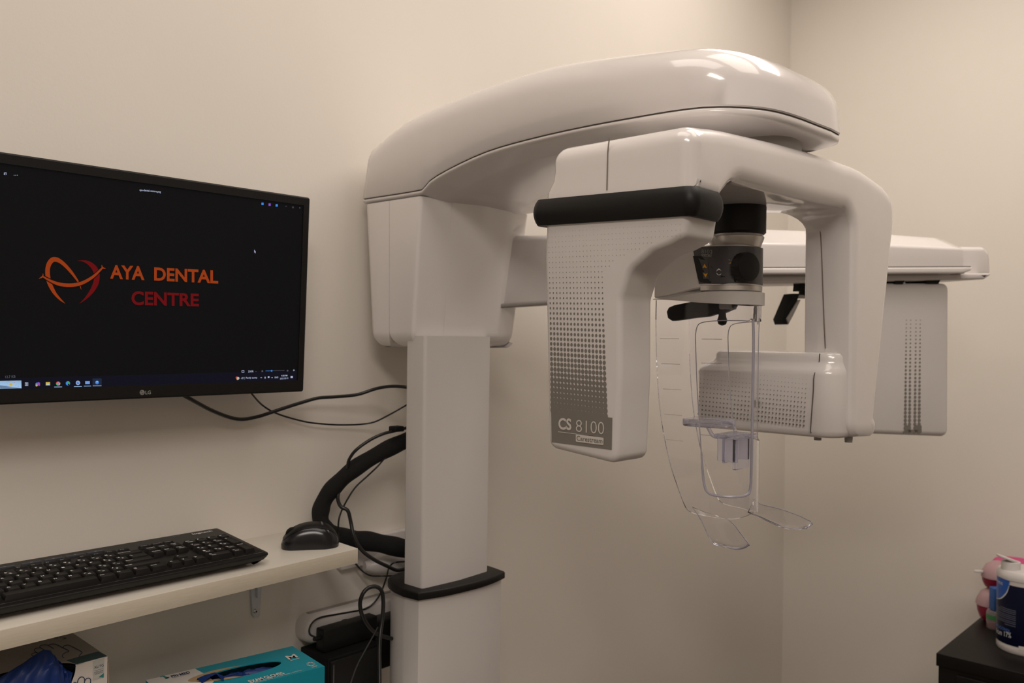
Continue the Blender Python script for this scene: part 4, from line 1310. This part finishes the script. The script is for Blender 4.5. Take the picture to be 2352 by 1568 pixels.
# top: strip between opening curve and the back/side edges
tops = [(L1, 0)] + topc + [(0, 0)]
backs = [(L1, D1)] + [(lerp(L1, 0, (i + .5) / len(topc)), D1) for i in range(len(topc))] + [(0, D1)]
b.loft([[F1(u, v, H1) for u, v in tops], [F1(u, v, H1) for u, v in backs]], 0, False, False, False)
fts = [(L1, H1)] + frc + [(0, H1)]; fbs = [(L1, 0)] + [(lerp(L1, 0, (i + .5) / len(frc)), 0) for i in range(len(frc))] + [(0, 0)]
b.loft([[F1(u, 0, w) for u, w in fts], [F1(u, 0, w) for u, w in fbs]], 1, False, False, False)
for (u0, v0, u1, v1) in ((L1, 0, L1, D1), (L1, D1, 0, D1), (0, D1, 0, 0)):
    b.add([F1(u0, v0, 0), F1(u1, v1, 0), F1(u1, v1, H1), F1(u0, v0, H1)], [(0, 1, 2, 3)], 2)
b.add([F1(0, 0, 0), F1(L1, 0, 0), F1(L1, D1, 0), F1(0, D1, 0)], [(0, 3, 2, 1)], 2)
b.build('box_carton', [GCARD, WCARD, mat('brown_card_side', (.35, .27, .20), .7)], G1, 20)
b = MB(); b.prism([(0, 0), (.006, .0), (.012, .03), (.016, .09), (.015, .12), (.002, .128)], .003, H1 - .008, lambda u, v, w: F1(L1 + .0008 + u * (1.1 - w / H1), v, w)); b.build('end_flap', [mat('brown_card_side', (.35, .27, .20), .7)], G1)
b = MB(); b.box(0, 0, 0, 1, 1, 1) if False else None
f1t = lambda px, py: F1(*i1t(px, py), H1 + .0004)
f1f = lambda px, py: (lambda q: F1(q[0], -.0004, q[1]))(i1f(px, py))
b.add([f1t(*p) for p in [(225.5, 1496), (246, 1506), (176, 1526), (152, 1516.5)]], [(0, 1, 2, 3)], 0)
b.build('teal_stripe', DTEAL, G1)
b = MB()
Zt = lambda x, y: f1t(x / 8.4, 1410 + y / 8.4)
for pts in ([(715, 860), (640, 810), (610, 790), (625, 765), (680, 750), (730, 755), (860, 830)],
            [(730, 755), (670, 715), (660, 695), (690, 665), (750, 655), (790, 660), (940, 745)],
            [(790, 660), (768, 635), (785, 612), (840, 598), (900, 598), (935, 610), (1040, 672)],
            [(935, 610), (975, 585), (1040, 577), (1090, 590), (1215, 652), (1335, 717), (1270, 740), (1220, 775), (1203, 810), (1215, 838), (1238, 838)],
            [(1215, 650), (1240, 615), (1300, 600), (1345, 608), (1460, 665), (1580, 735), (1570, 765), (1530, 805), (1525, 838)]):
    b.stroke([(x, y, 14) for x, y in pts], Zt, 0, 4)
b.text('XL/TG', quadmap((985, 470), (1290, 470), (1180, 405), (930, 410), Zt), 1, 0)
b.flat([(1190, 495), (1255, 462), (1290, 478)], Zt, 1)
b.build('hand_drawing', [NAVYP, DTEAL], G1)
b = MB()
Zf = lambda x, y: f1f(x / 8.4, 1410 + y / 8.4)
Zf2 = lambda x, y: Vector(f1f(x / 8.4, 1410 + y / 8.4)) + n1 * -.0003
b.flat([(1790, 905), (2010, 840), (2000, 1220), (1790, 1280)], Zf, 0)
b.build('size_sticker', mat('pale_grey_sticker', (.50, .50, .47), .5), G1)
b = MB()
b.text('XL/TG', quadmap((1815, 1052), (1995, 1003), (1995, 953), (1815, 1005), Zf2), 0, 0)
b.add([Zf2(*p) for p in [(1820, 1090), (1985, 1042), (1985, 1046), (1820, 1094)]], [(0, 1, 2, 3)], 0)
b.text('EXTRA LARGE', quadmap((1815, 1140), (1985, 1092), (1985, 1070), (1815, 1118), Zf2), 0, 0)
b.text('TRÈS GRAND', quadmap((1820, 1168), (1980, 1122), (1980, 1100), (1820, 1146), Zf2), 0, 0)
b.flat([(1900, 1213), (2000, 1133), (1998, 1218)], Zf2, 1)
for pts in ([(1415, 1327), (1440, 1312), (1490, 1330), (1495, 1290), (1530, 1225), (1580, 1207), (1620, 1230), (1630, 1290), (1620, 1330)], [(1632, 1285), (1660, 1245), (1710, 1230), (1745, 1260), (1740, 1330)]):
    b.stroke([(x, y, 16) for x, y in pts], Zf2, 0, 4)
b.build('front_print', [NAVYP, TEALP], G1)
# dark hollow and the blue gloves
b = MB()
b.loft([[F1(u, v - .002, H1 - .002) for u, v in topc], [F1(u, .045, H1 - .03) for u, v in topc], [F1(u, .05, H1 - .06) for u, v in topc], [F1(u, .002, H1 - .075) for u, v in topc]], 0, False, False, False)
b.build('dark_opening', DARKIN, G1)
b = MB(); rr = random.Random(3)
rings = []
for k in range(9):
    t = k / 8; ring = []
    for j in range(29):
        q = j / 28; u = lerp(uR - .004, uL + .004, q)
        arch = sin(pi * q) ** .22
        v = lerp(.036 * arch, -.001 - .010 * arch * sin(pi * t), t ** .8); w = H1 - .010 - lerp(.0, .040 * arch, t) + .010 * arch * sin(pi * t) + .006 * sin(q * 17 + t * 3) * arch
        ring.append(F1(u, v, w))
    rings.append(ring)
b.loft(rings, 0, False, False, False); b.build('gloves_inside', BLUEG, G1, 70)
# the pulled glove: a soft peaked flap
peak = i1t(128, 1500)
b = MB()
def gl(u, v, w): return F1(uR + max(-.15, u * 1.12 + .022 * sstep(-.0, -.05, u)), v, H1 + w * .9)
rows = [
    [(-.135, -.004, -.035), (-.115, -.010, -.030), (-.095, -.014, -.030), (-.075, -.016, -.030), (-.055, -.016, -.034), (-.038, -.013, -.040), (-.022, -.008, -.045), (-.010, -.003, -.042), (-.003, .002, -.030)],
    [(-.125, .004, -.016), (-.105, .000, -.008), (-.088, -.006, -.002), (-.072, -.013, .002), (-.056, -.016, .001), (-.042, -.013, -.006), (-.028, -.008, -.012), (-.015, -.002, -.018), (-.005, .004, -.020)],
    [(-.115, .012, -.004), (-.097, .008, .004), (-.080, .000, .012), (-.066, -.006, .018), (-.052, -.008, .019), (-.041, -.005, .012), (-.030, .000, .004), (-.018, .004, -.004), (-.008, .008, -.010)],
    [(-.103, .018, -.004), (-.090, .014, .006), (-.075, .008, .018), (-.064, .004, .027), (-.054, .003, .031), (-.046, .005, .026), (-.037, .007, .014), (-.025, .010, .002), (-.012, .012, -.008)],
    [(-.095, .024, -.012), (-.082, .020, .0), (-.070, .015, .010), (-.062, .012, .018), (-.054, .011, .021), (-.047, .012, .016), (-.038, .014, .006), (-.027, .016, -.004), (-.015, .018, -.014)]]
dense = []
for r in rows: dense.append(smooth_path([gl(*p) for p in r], 4))
cols = [smooth_path([d[j] for d in dense], 5) for j in range(len(dense[0]))]
grid = [[c[i] for c in cols] for i in range(len(cols[0]))]
NI, NJ = len(grid), len(grid[0])
for i in range(NI):
    for j in range(NJ):
        a, c = i / (NI - 1), j / (NJ - 1); e = sin(pi * a) ** .5
        grid[i][j] = grid[i][j] + (n1 * -.0035 + Vector((0, 0, .002))) * e * (max(0, sin(c * 21 + a * 5)) ** 2 + .5 * sin(c * 47 - a * 9) + .9 * max(0, 1 - abs(c - .42 - .25 * a) / .05))
b.loft(grid, 0, False, False, False); gob = b.build('pulled_glove', BLUEG, G1, 70)

# black computer case
PZ_ = .88
pcb = at(690, 1485, 2, PZ_); pcf = at(772, 1508, 2, PZ_)
b = MB(); X1_ = min(1.024, at(889, 1540, 1, pcf.y).x)
PC = thing('computer_case', (.93, 1.2, LZ), 'small black computer case standing beside the teal glove box next to the column', 'computer')
xa = pcb.x; ya = pcf.y
b.box(xa, ya, LZ, X1_, pcb.y, PZ_, 0, .002); b.build('case_body', BLACKM, PC)
b = MB(); b.box(xa + .002, ya - .006, LZ, X1_ - .002, ya, PZ_ - .004, 0, .0015); b.build('front_panel', BLACKS, PC)
b = MB(); x_ = xa + .006; b.box(x_ - .0012, ya - .0075, LZ + .002, x_ + .0012, ya - .0055, PZ_ - .010, 0); b.build('trim_strip', mat('dim_chrome', (.10, .10, .09), .3, metal=.5), PC)

# white power strip on the wall, black adapter, raceway, white plug
PS = thing('power_strip', (1.0, WY, .905), 'white rounded power strip on the wall behind the black adapter', 'power strip')
a_ = at(700, 1428, 1, 1.345); c_ = at(702, 1476, 1, 1.345); sxl = a_.x
b = MB(); o_ = rpoly([(sxl, .884, .018), (1.20, .884, .016), (1.20, .933, .016), (sxl, .933, .02)], 6)
b.prism(o_, WY - .040, WY, lambda u, v, w: (u, w, v), .010, 0, 5); b.build('strip_body', WHITE2, PS)
b = MB(); b.box(sxl + .02, WY - .014, .930, 1.20, WY - .004, .9345, 0, .001); b.build('strip_rail', GREYP, PS)
for px, py, rr_ in ((798, 1424, .018), (858, 1422, .016)):
    p = at(px, py, 1, 1.325); p.z += .012 - rr_; b = MB(); b.lathe([(rr_ * .8, 0), (rr_, .002), (rr_, .02), (rr_ * .7, .024)], (p.x, 1.345, p.z - .012), 24, 0, (0, -1, 0)); 
    o = b.build('round_plug', BLACKS, None, 35, (p.x, 1.345, p.z - .012)); tag(o, 'round black plug in the white power strip, ' + ('nearer the mouse' if px < 830 else 'nearer the column'), 'plug', 'plugs in the power strip')
b = MB(); b.box(1.036, 1.296, .815, 1.105, 1.334, .908, 0, .004)
tag(b.build('plug_in_adapter', BLACKS, None, 35, (1.07, 1.315, .86)), 'upright black plug-in adapter on the power strip, half hidden by the lower column', 'adapter')
AD = thing('power_adapter', (.98, 1.27, .905), 'black brick power adapter lying on the computer case in front of the power strip', 'adapter')
pb = at(748, 1500, 2, PZ_); ay0 = pb.y
pa = at(748, 1447, 1, ay0)
b = MB(); b.box(pa.x - .003, ay0, PZ_ + .0005, pa.x + .118, ay0 + .026, pa.z, 0, .003); b.build('adapter_body', BLACKS, AD)
p = at(738, 1463, 1, ay0 + .013); b = MB(); b.tube([(pa.x + .002, ay0 + .013, p.z), (pa.x - .008, ay0 + .013, p.z), (pa.x - .016, ay0 + .013, p.z)], lambda t: lerp(.0045, .0035, t), 12); b.build('strain_relief', BLACKS, AD)
b = MB(); b.box(1.0, WY - .018, at(930, 1270, 1, WY).z, 1.25, WY, at(930, 1211, 1, WY).z, 0, .002)
tag(b.build('cable_raceway', WHITE2, None, 35, (1.25, WY, 1.03)), 'white cable raceway on the wall behind the machine column', 'raceway')
b = MB()
pl_ = [at(x, y, 1, 1.32) for x, y in [(878, 1300), (905, 1286), (945, 1282)]]
b.tube(smooth_path([(pl_[0].x - .02, 1.35, pl_[0].z - .002), (pl_[0].x, 1.345, pl_[0].z - .003), (pl_[1].x, 1.341, pl_[1].z - .008), (pl_[2].x, 1.338, pl_[2].z - .011), (pl_[2].x + .03, 1.338, pl_[2].z - .013)], 5), lambda t: .010 + .014 * sstep(0, .55, t), 18)
b.lathe([(.019, 0), (.019, .004)], (pl_[2].x - .002, 1.322, pl_[2].z - .004), 20, 1, (.8, -.6, 0))
tag(b.build('white_plug', [WHITE2, GREYP], None, 50, tuple(pl_[2])), 'white moulded plug under the black sleeve, left of the column', 'plug')

# ---- cables
def cable(name, pts, r, label, m=CABLE, group=None, n=12, cat='cable', parent=None):
    P = smooth_path([at(x, y, 1, Y) for x, y, Y in pts], 8)
    b = MB(); b.tube(P, r, n); o = b.build(name, m, parent, 60, None if parent else tuple(P[len(P) // 2])); return o if parent else tag(o, label, cat, group)


cable('monitor_cable', [(390, 890, 1.30), (430, 912, 1.305), (490, 944, 1.33), (545, 962, 1.345), (590, 957, 1.35), (640, 941, 1.35), (690, 925, 1.35), (730, 914, 1.345), (770, 911, 1.34), (820, 906, 1.33), (865, 892, 1.31), (900, 887, 1.28), (935, 889, 1.25), (975, 895, 1.235)], .0032, 'thick black cable sagging from the monitor to the column')
cable('monitor_cable', [(560, 880, 1.31), (580, 906, 1.32), (605, 932, 1.35), (640, 951, 1.36), (700, 968, 1.36), (750, 974, 1.36), (790, 975.5, 1.36), (830, 974, 1.355), (862, 968, 1.34), (900, 949, 1.30), (935, 929, 1.25), (975, 905, 1.23)], .0016, 'thin black cable hanging lowest between the monitor and the column')
SL = [(985, 985, 1.27), (935, 1010, 1.272), (880, 1036, 1.285), (820, 1072, 1.30), (778, 1107, 1.32), (748, 1143, 1.335), (736, 1178, 1.34), (742, 1208, 1.335), (768, 1227, 1.33), (810, 1238, 1.325), (850, 1243, 1.315), (895, 1252, 1.30), (940, 1262, 1.285), (985, 1270, 1.275)]
P = smooth_path([at(*q[:2], 1, q[2]) for q in SL], 10)
b = MB(); b.tube(P, lambda t: .0155 + .0008 * sin(t * 60) + .0025 * sstep(.55, .75, t) - .0035 * sstep(.9, 1, t), 20)
SLV = tag(b.build('cable_sleeve', SLEEVE, None, 60, tuple(P[60])), 'thick black braided cable sleeve curving behind the mouse to the column', 'cable sleeve')
b = MB(); q = at(908, 983, 1, 1.262); b.box(q.x - .010, q.y - .012, q.z - .006, q.x + .012, q.y + .008, q.z + .004, 0, .002); b.build('velcro_strap', BLACKM, SLV)
cable('loose_cord', [(798, 1075, 1.30), (802, 1055, 1.295), (818, 1033, 1.285), (850, 1010, 1.275), (880, 996, 1.265), (908, 989, 1.26), (950, 978, 1.26)], .0030, 'black cord arching above the thick sleeve', parent=SLV)
cable('loose_cord', [(885, 1050, 1.275), (868, 1070, 1.27), (845, 1092, 1.28), (818, 1117, 1.29), (800, 1143, 1.295), (785, 1172, 1.30), (778, 1195, 1.30), (777, 1222, 1.305), (778, 1250, 1.30)], .0016, 'thin black cord hanging inside the sleeve bend', parent=SLV)
cable('loose_cord', [(778, 1128, 1.318), (776, 1146, 1.31), (783, 1163, 1.295), (799, 1173, 1.285), (806, 1200, 1.28), (813, 1232, 1.27), (830, 1262, 1.26), (858, 1284, 1.25), (890, 1300, 1.25), (912, 1309, 1.25), (935, 1305, 1.25), (965, 1296, 1.25)], .0034, 'black cord running in front of the sleeve down past the shelf end', parent=SLV)
cable('loose_cord', [(795, 1262, 1.36), (812, 1287, 1.355), (830, 1309, 1.35), (850, 1321, 1.335), (875, 1322.5, 1.311), (910, 1321, 1.301), (945, 1316, 1.300)], .0016, 'thin black cord dipping just below the right end of the shelf')
cable('adapter_cord', [(960, 1285, 1.25), (930, 1289, 1.265), (905, 1292, 1.272), (893, 1305, 1.285), (887, 1328, 1.32), (874, 1362, 1.325), (858, 1385, 1.33), (838, 1398, 1.334), (810, 1404, 1.336), (770, 1411, 1.336), (738, 1417, 1.334), (720, 1427, 1.325), (711, 1442, 1.31), (712, 1456, 1.295), (724, 1463, 1.285)], .0017, 'thin black cord running along the top of the power strip into the adapter')
cable('looped_power_cord', [(900, 1466, 1.235), (880, 1461, 1.232), (860, 1452, 1.23), (843, 1434, 1.23), (831, 1410, 1.228), (827, 1385, 1.225), (834, 1362, 1.222), (848, 1349, 1.22), (864, 1347, 1.215), (876, 1356, 1.212), (880, 1376, 1.21), (880, 1400, 1.208), (877, 1430, 1.205), (873, 1458, 1.20), (871, 1500, 1.19), (872, 1560, 1.17), (873, 1640, 1.15)], .0036, 'thick glossy black power cord making a loop beside the lower column')
cable('hanging_wire', [(868, 1440, 1.215), (856, 1462, 1.21), (838, 1494, 1.20), (820, 1528, 1.185), (806, 1566, 1.165), (800, 1590, 1.16)], .0014, 'thin dark grey wire hanging in front of the computer case', m=mat('dark_grey_rubber', (.014, .014, .014), .5))

# ================================================================ RIGHT CORNER: CABINET AND ITEMS
CT = at(2150, 1499, 0, 2.2); CZ = CT.z
CB = thing('drawer_cabinet', (2.5, .25, 0), 'black-brown wooden drawer cabinet by the right wall', 'cabinet')
b = MB(); b.box(2.2, -.35, CZ - .030, 2.82, CT.y, CZ, 0, .0015); b.build('cabinet_top', DARKW, CB)
b = MB(); b.box(2.206, -.344, .02, 2.815, CT.y - .004, CZ - .030, 0, .001); b.build('cabinet_body', DARKW, CB)
for k in range(3):
    b = MB(); z1 = CZ - .040 - k * .21; b.box(2.196, -.30, z1 - .20, 2.207, CT.y - .045, z1, 0, .002); dr = b.build('drawer', DARKW, CB)
    b = MB(); b.lathe([(.006, 0), (.006, .012), (.013, .018), (.011, .024)], (2.196, .15, z1 - .10), 20, 0, (-1, 0, 0)); b.build('knob', DARKW, dr)
b = MB()
for x_ in (2.22, 2.78):
    pass
b.box(2.23, -.33, 0, 2.80, CT.y - .03, .025); b.build('plinth', DARKW, CB)

# wipes canister
bl = at(2287, 1485, 2, CZ); bc = at(2353, 1490, 2, CZ)
dp = (bc - CAM).dot(CF); BR_ = 66 / FPX * dp / 1.15
WC = thing('wipes_canister', tuple(bc), 'white canister with dark blue label and flip cap on the black cabinet', 'canister')
zpy = lambda py: CAM.z + 0 + (at(2353, py, 0, bc.x) .z - CAM.z)
def zc(py):
    return atp(2353, py, bc, Vector((CF.x, CF.y, 0)).normalized()).z
b = MB(); zt_ = zc(1325)
b.lathe([(BR_ * .96, CZ), (BR_, CZ + .004), (BR_, CZ + .014), (BR_ * .99, CZ + .017), (BR_ * .99, zt_ - .01), (BR_ * 1.0, zt_)], (bc.x, bc.y, 0), 48); b.build('canister_body', WHITE2, WC)
NAVY = mat('canister_label_navy', (.002, .004, .022), .35, spec=.25); BLU = mat('canister_label_blue', (.01, .09, .42), .3); SILV = mat('label_silver', (.55, .58, .62), .3); GRL = mat('label_dim_text', (.10, .11, .16), .4); BLT = mat('label_blue_text', (.06, .16, .5), .4)
def cyl(off):
    vdir = Vector((CAM.x - bc.x, CAM.y - bc.y, 0)).normalized(); base = atan2(vdir.y, vdir.x)
    def fn(px, py):
        q = max(-.999, min(.999, (px - 2353) / 66.0)); th_ = base + math.asin(q)
        return Vector((bc.x + (BR_ * .99 + off) * cos(th_), bc.y + (BR_ * .99 + off) * sin(th_), zc(py + 12 * (1 - sqrt(1 - q * q)) * (py - 1400) / 90 * .4)))
    return fn
b = MB(); zl0, zl1 = CZ + .019, zt_ - .012
b.lathe([(BR_ * .99 + .0005, zl0), (BR_ * .99 + .0008, zl0 + .001), (BR_ * .99 + .0008, zl1 - .001), (BR_ * .99 + .0005, zl1)], (bc.x, bc.y, 0), 48, 0, None, False); lab = b.build('wrap_label', NAVY, WC)
b = MB()
N_ = 10; f = cyl(.0012)
lx = [2287.5, 2290, 2294, 2299, 2305, 2311, 2316, 2318]
ly = [1381, 1379, 1376, 1371, 1363, 1352, 1338, 1328]
b.loft([[f(x, 1328) for x in lx], [f(x, y) for x, y in zip(lx, ly)]], 0, False, False, False)
f = cyl(.0015)
b.stroke([(2287.5, 1381, .8), (2298, 1374, 2.2), (2307, 1363, 2.8), (2313, 1352, 2.2), (2317, 1338, 1)], f, 1, 5)
b.build('label_blue_swoosh', [BLU, SILV], WC)
b = MB(); f = cyl(.0014)
for i, y in enumerate((1391, 1395, 1399, 1404, 1408, 1412, 1417, 1421, 1426)):
    x0_ = 2290 if i not in (0, 8) else (2297 if i == 0 else 2308)
    b.loft([[f(lerp(x0_, 2333, k / 8), y + 1.6) for k in range(9)], [f(lerp(x0_, 2333, k / 8), y) for k in range(9)]], 0, False, False, False)
b.build('fine_print', [GRL], WC)
b = MB()
b.text('ion 17%', quadmap((2289, 1456), (2323, 1455), (2323, 1443), (2289, 1444), f), 1, .01)
b.text('ALCOHOL', quadmap((2288, 1441), (2321, 1443), (2321, 1437), (2288, 1434), f), 2, .02)
b.build('strength_print', [GRL, SILV, BLT, WCARD], WC)
b = MB()
b.text('NDS', quadmap((2289, 1343), (2302, 1343), (2302, 1337), (2289, 1337), f), 1, .02)
b.build('brand_print', [GRL, SILV, BLT, WCARD], WC)
b = MB()
b.loft([[f(x, 1477) for x in (2340, 2345, 2350, 2356)], [f(x, 1468) for x in (2340, 2345, 2350, 2356)]], 3, False, False, False)
b.build('barcode_patch', [GRL, SILV, BLT, WCARD], WC)
b = MB(); b.lathe([(BR_ * 1.02, zt_ - .001), (BR_ * 1.03, zt_ + .004), (BR_ * 1.02, zt_ + .012), (BR_ * .95, zt_ + .018), (BR_ * .60, zt_ + .021)], (bc.x, bc.y, 0), 48); b.build('lid', WHITE2, WC)
cc = atp(2322, 1300, bc, Vector((CF.x, CF.y, 0)).normalized()); cr = 20 / FPX * dp
b = MB(); b.lathe([(cr, zt_ + .012), (cr, zc(1292)), (cr * .96, zc(1289)), (cr * .5, zc(1288))], (cc.x, cc.y, 0), 32); b.build('dispenser_spout', WHITE2, WC)
b = MB(); e_r = Vector((CR.x, CR.y, 0)).normalized()
b.prism(ellipse((0, 0), cr * 1.25, cr * .8, 28), 0, .006, lambda u, v, w: Vector((cc.x, cc.y, zc(1286))) + (e_r * (u - .008)) + Vector((CF.x, CF.y, 0)) * v + Vector((0, 0, w - u * .35)), .002, .002, 3)
b.box(cc.x - .002, cc.y - .002, zc(1292), cc.x + .002, cc.y + .002, zc(1285)); b.build('flip_cap', WHITE2, WC)

PINK = mat('pink_plastic', (.27, .004, .04), .35); HOTP = mat('hot_pink_plastic', (.62, .04, .22), .4)
PALE = mat('pale_pink_translucent', (.80, .52, .55), .3, trans=.45); CLRJ = mat('clear_jar', (.85, .80, .80), .1, trans=.8)
BLUCD = mat('blue_pack', (.03, .11, .36), .5); GRN = mat('green_label', (.05, .25, .08), .5)


def vertat(base):     # vertical plane through base facing the camera
    n = Vector((CF.x, CF.y, 0)).normalized(); return lambda px, py: atp(px, py, base, n)


def round_pot(name, cx, y0, yr, y1, half, top_half, base, label):
    V = vertat(base); d = (Vector(base) - CAM).dot(CF); c = V(cx, y0); k = d / FPX / 1.13
    root = thing(name, (c.x, c.y, V(cx, y1).z), label, 'container', 'pink containers on the cabinet')
    zb, zr, zt2 = max(CZ + .0005, V(cx, y1).z), V(cx, yr).z, V(cx, y0).z
    b = MB(); b.lathe([(half * .55 * k, zb), (half * .8 * k, lerp(zb, zr, .2)), (half * .95 * k, lerp(zb, zr, .6)), (half * k, zr)], (c.x, c.y, 0), 32); b.build('cup', PINK, root)
    b = MB(); b.lathe([(half * 1.06 * k, zr), (half * 1.06 * k, zr + .004), (half * .98 * k, lerp(zr, zt2, .35)), (half * .75 * k, lerp(zr, zt2, .75)), (half * .35 * k, lerp(zr, zt2, .97)), (.002, zt2)], (c.x, c.y, 0), 32); b.build('dome_lid', PALE, root)
    return root, c, k


pb0 = at(2272, 1431, 2, CZ) + Vector((CF.x, CF.y, 0)) * .02
r1, c1, k1 = round_pot('domed_container', 2282, 1349, 1388, 1437, 39, 30, pb0, 'lower round pink container with translucent domed lid behind the canister')
V_ = vertat(pb0)
r2, c2, k2 = round_pot('domed_container', 2292, 1288, 1325, 1352, 37, 30, pb0, 'upper round pink container with pale domed lid and white side tab, stacked behind the canister')
b = MB(); p = V_(2248, 1312); b.prism(ellipse((0, 0), .012, .007, 20), -.003, .003, lambda u, v, w: Vector((p.x, p.y, p.z)) + Vector((CR.x, CR.y, 0)).normalized() * u + Vector((CF.x, CF.y, 0)) * v + Vector((0, 0, w)), .001, .001, 2); b.build('side_tab', WHITE2, r2)
jb = at(2288, 1442, 2, CZ); Vj = vertat(jb); kj = (Vector(jb) - CAM).dot(CF) / FPX / 1.13
JR = thing('small_jar', tuple(jb), 'small clear jar with green label and red contents beside the canister base', 'jar')
b = MB(); jz = lambda py: Vj(2288, py).z
b.lathe([(22 * kj, CZ), (23 * kj, CZ + .004), (23 * kj, jz(1404)), (21 * kj, jz(1401))], (jb.x, jb.y, 0), 28); b.build('jar_glass', CLRJ, JR)
b = MB(); b.lathe([(21.5 * kj, CZ + .003), (21.8 * kj, jz(1424))], (jb.x, jb.y, 0), 24); b.build('red_contents', PINK, JR)
b = MB(); b.lathe([(23.4 * kj, jz(1420)), (23.4 * kj, jz(1410))], (jb.x, jb.y, 0), 28, 0, None, False); b.build('green_label', GRN, JR)
b = MB(); q0, q1 = Vj(2277, 1400), Vj(2310, 1349); rr_ = Vector((CR.x, CR.y, 0)).normalized()
b.prism(rpoly([(0, 0, .002), ((q1 - q0).dot(rr_), 0, .002), ((q1 - q0).dot(rr_), q1.z - q0.z, .002), (0, q1.z - q0.z, .002)], 2), -.012, .012, lambda u, v, w: q0 + rr_ * u + Vector((0, 0, v)) + Vector((CF.x, CF.y, 0)) * w, .001, .001, 2)
tag(b.build('blue_packet', BLUCD, None, 35, tuple(q0)), 'blue packet standing on the small jar behind the canister', 'packet')
pk = Vector(bc) + Vector((CF.x, CF.y, 0)) * .36; pk.x = min(pk.x, 2.76); Vp = vertat(pk); kp_ = (Vector(pk) - CAM).dot(CF) / FPX; pc_ = Vp(2330, 1300)
b = MB(); b.lathe([(42 * kp_, CZ), (44 * kp_, CZ + .004), (44 * kp_, Vp(2330, 1292).z), (40 * kp_, Vp(2330, 1287).z)], (pc_.x, pc_.y, 0), 36)
tag(b.build('pink_tub', HOTP, None, 35, (pc_.x, pc_.y, CZ)), 'tall hot pink tub behind the wipes canister', 'tub')
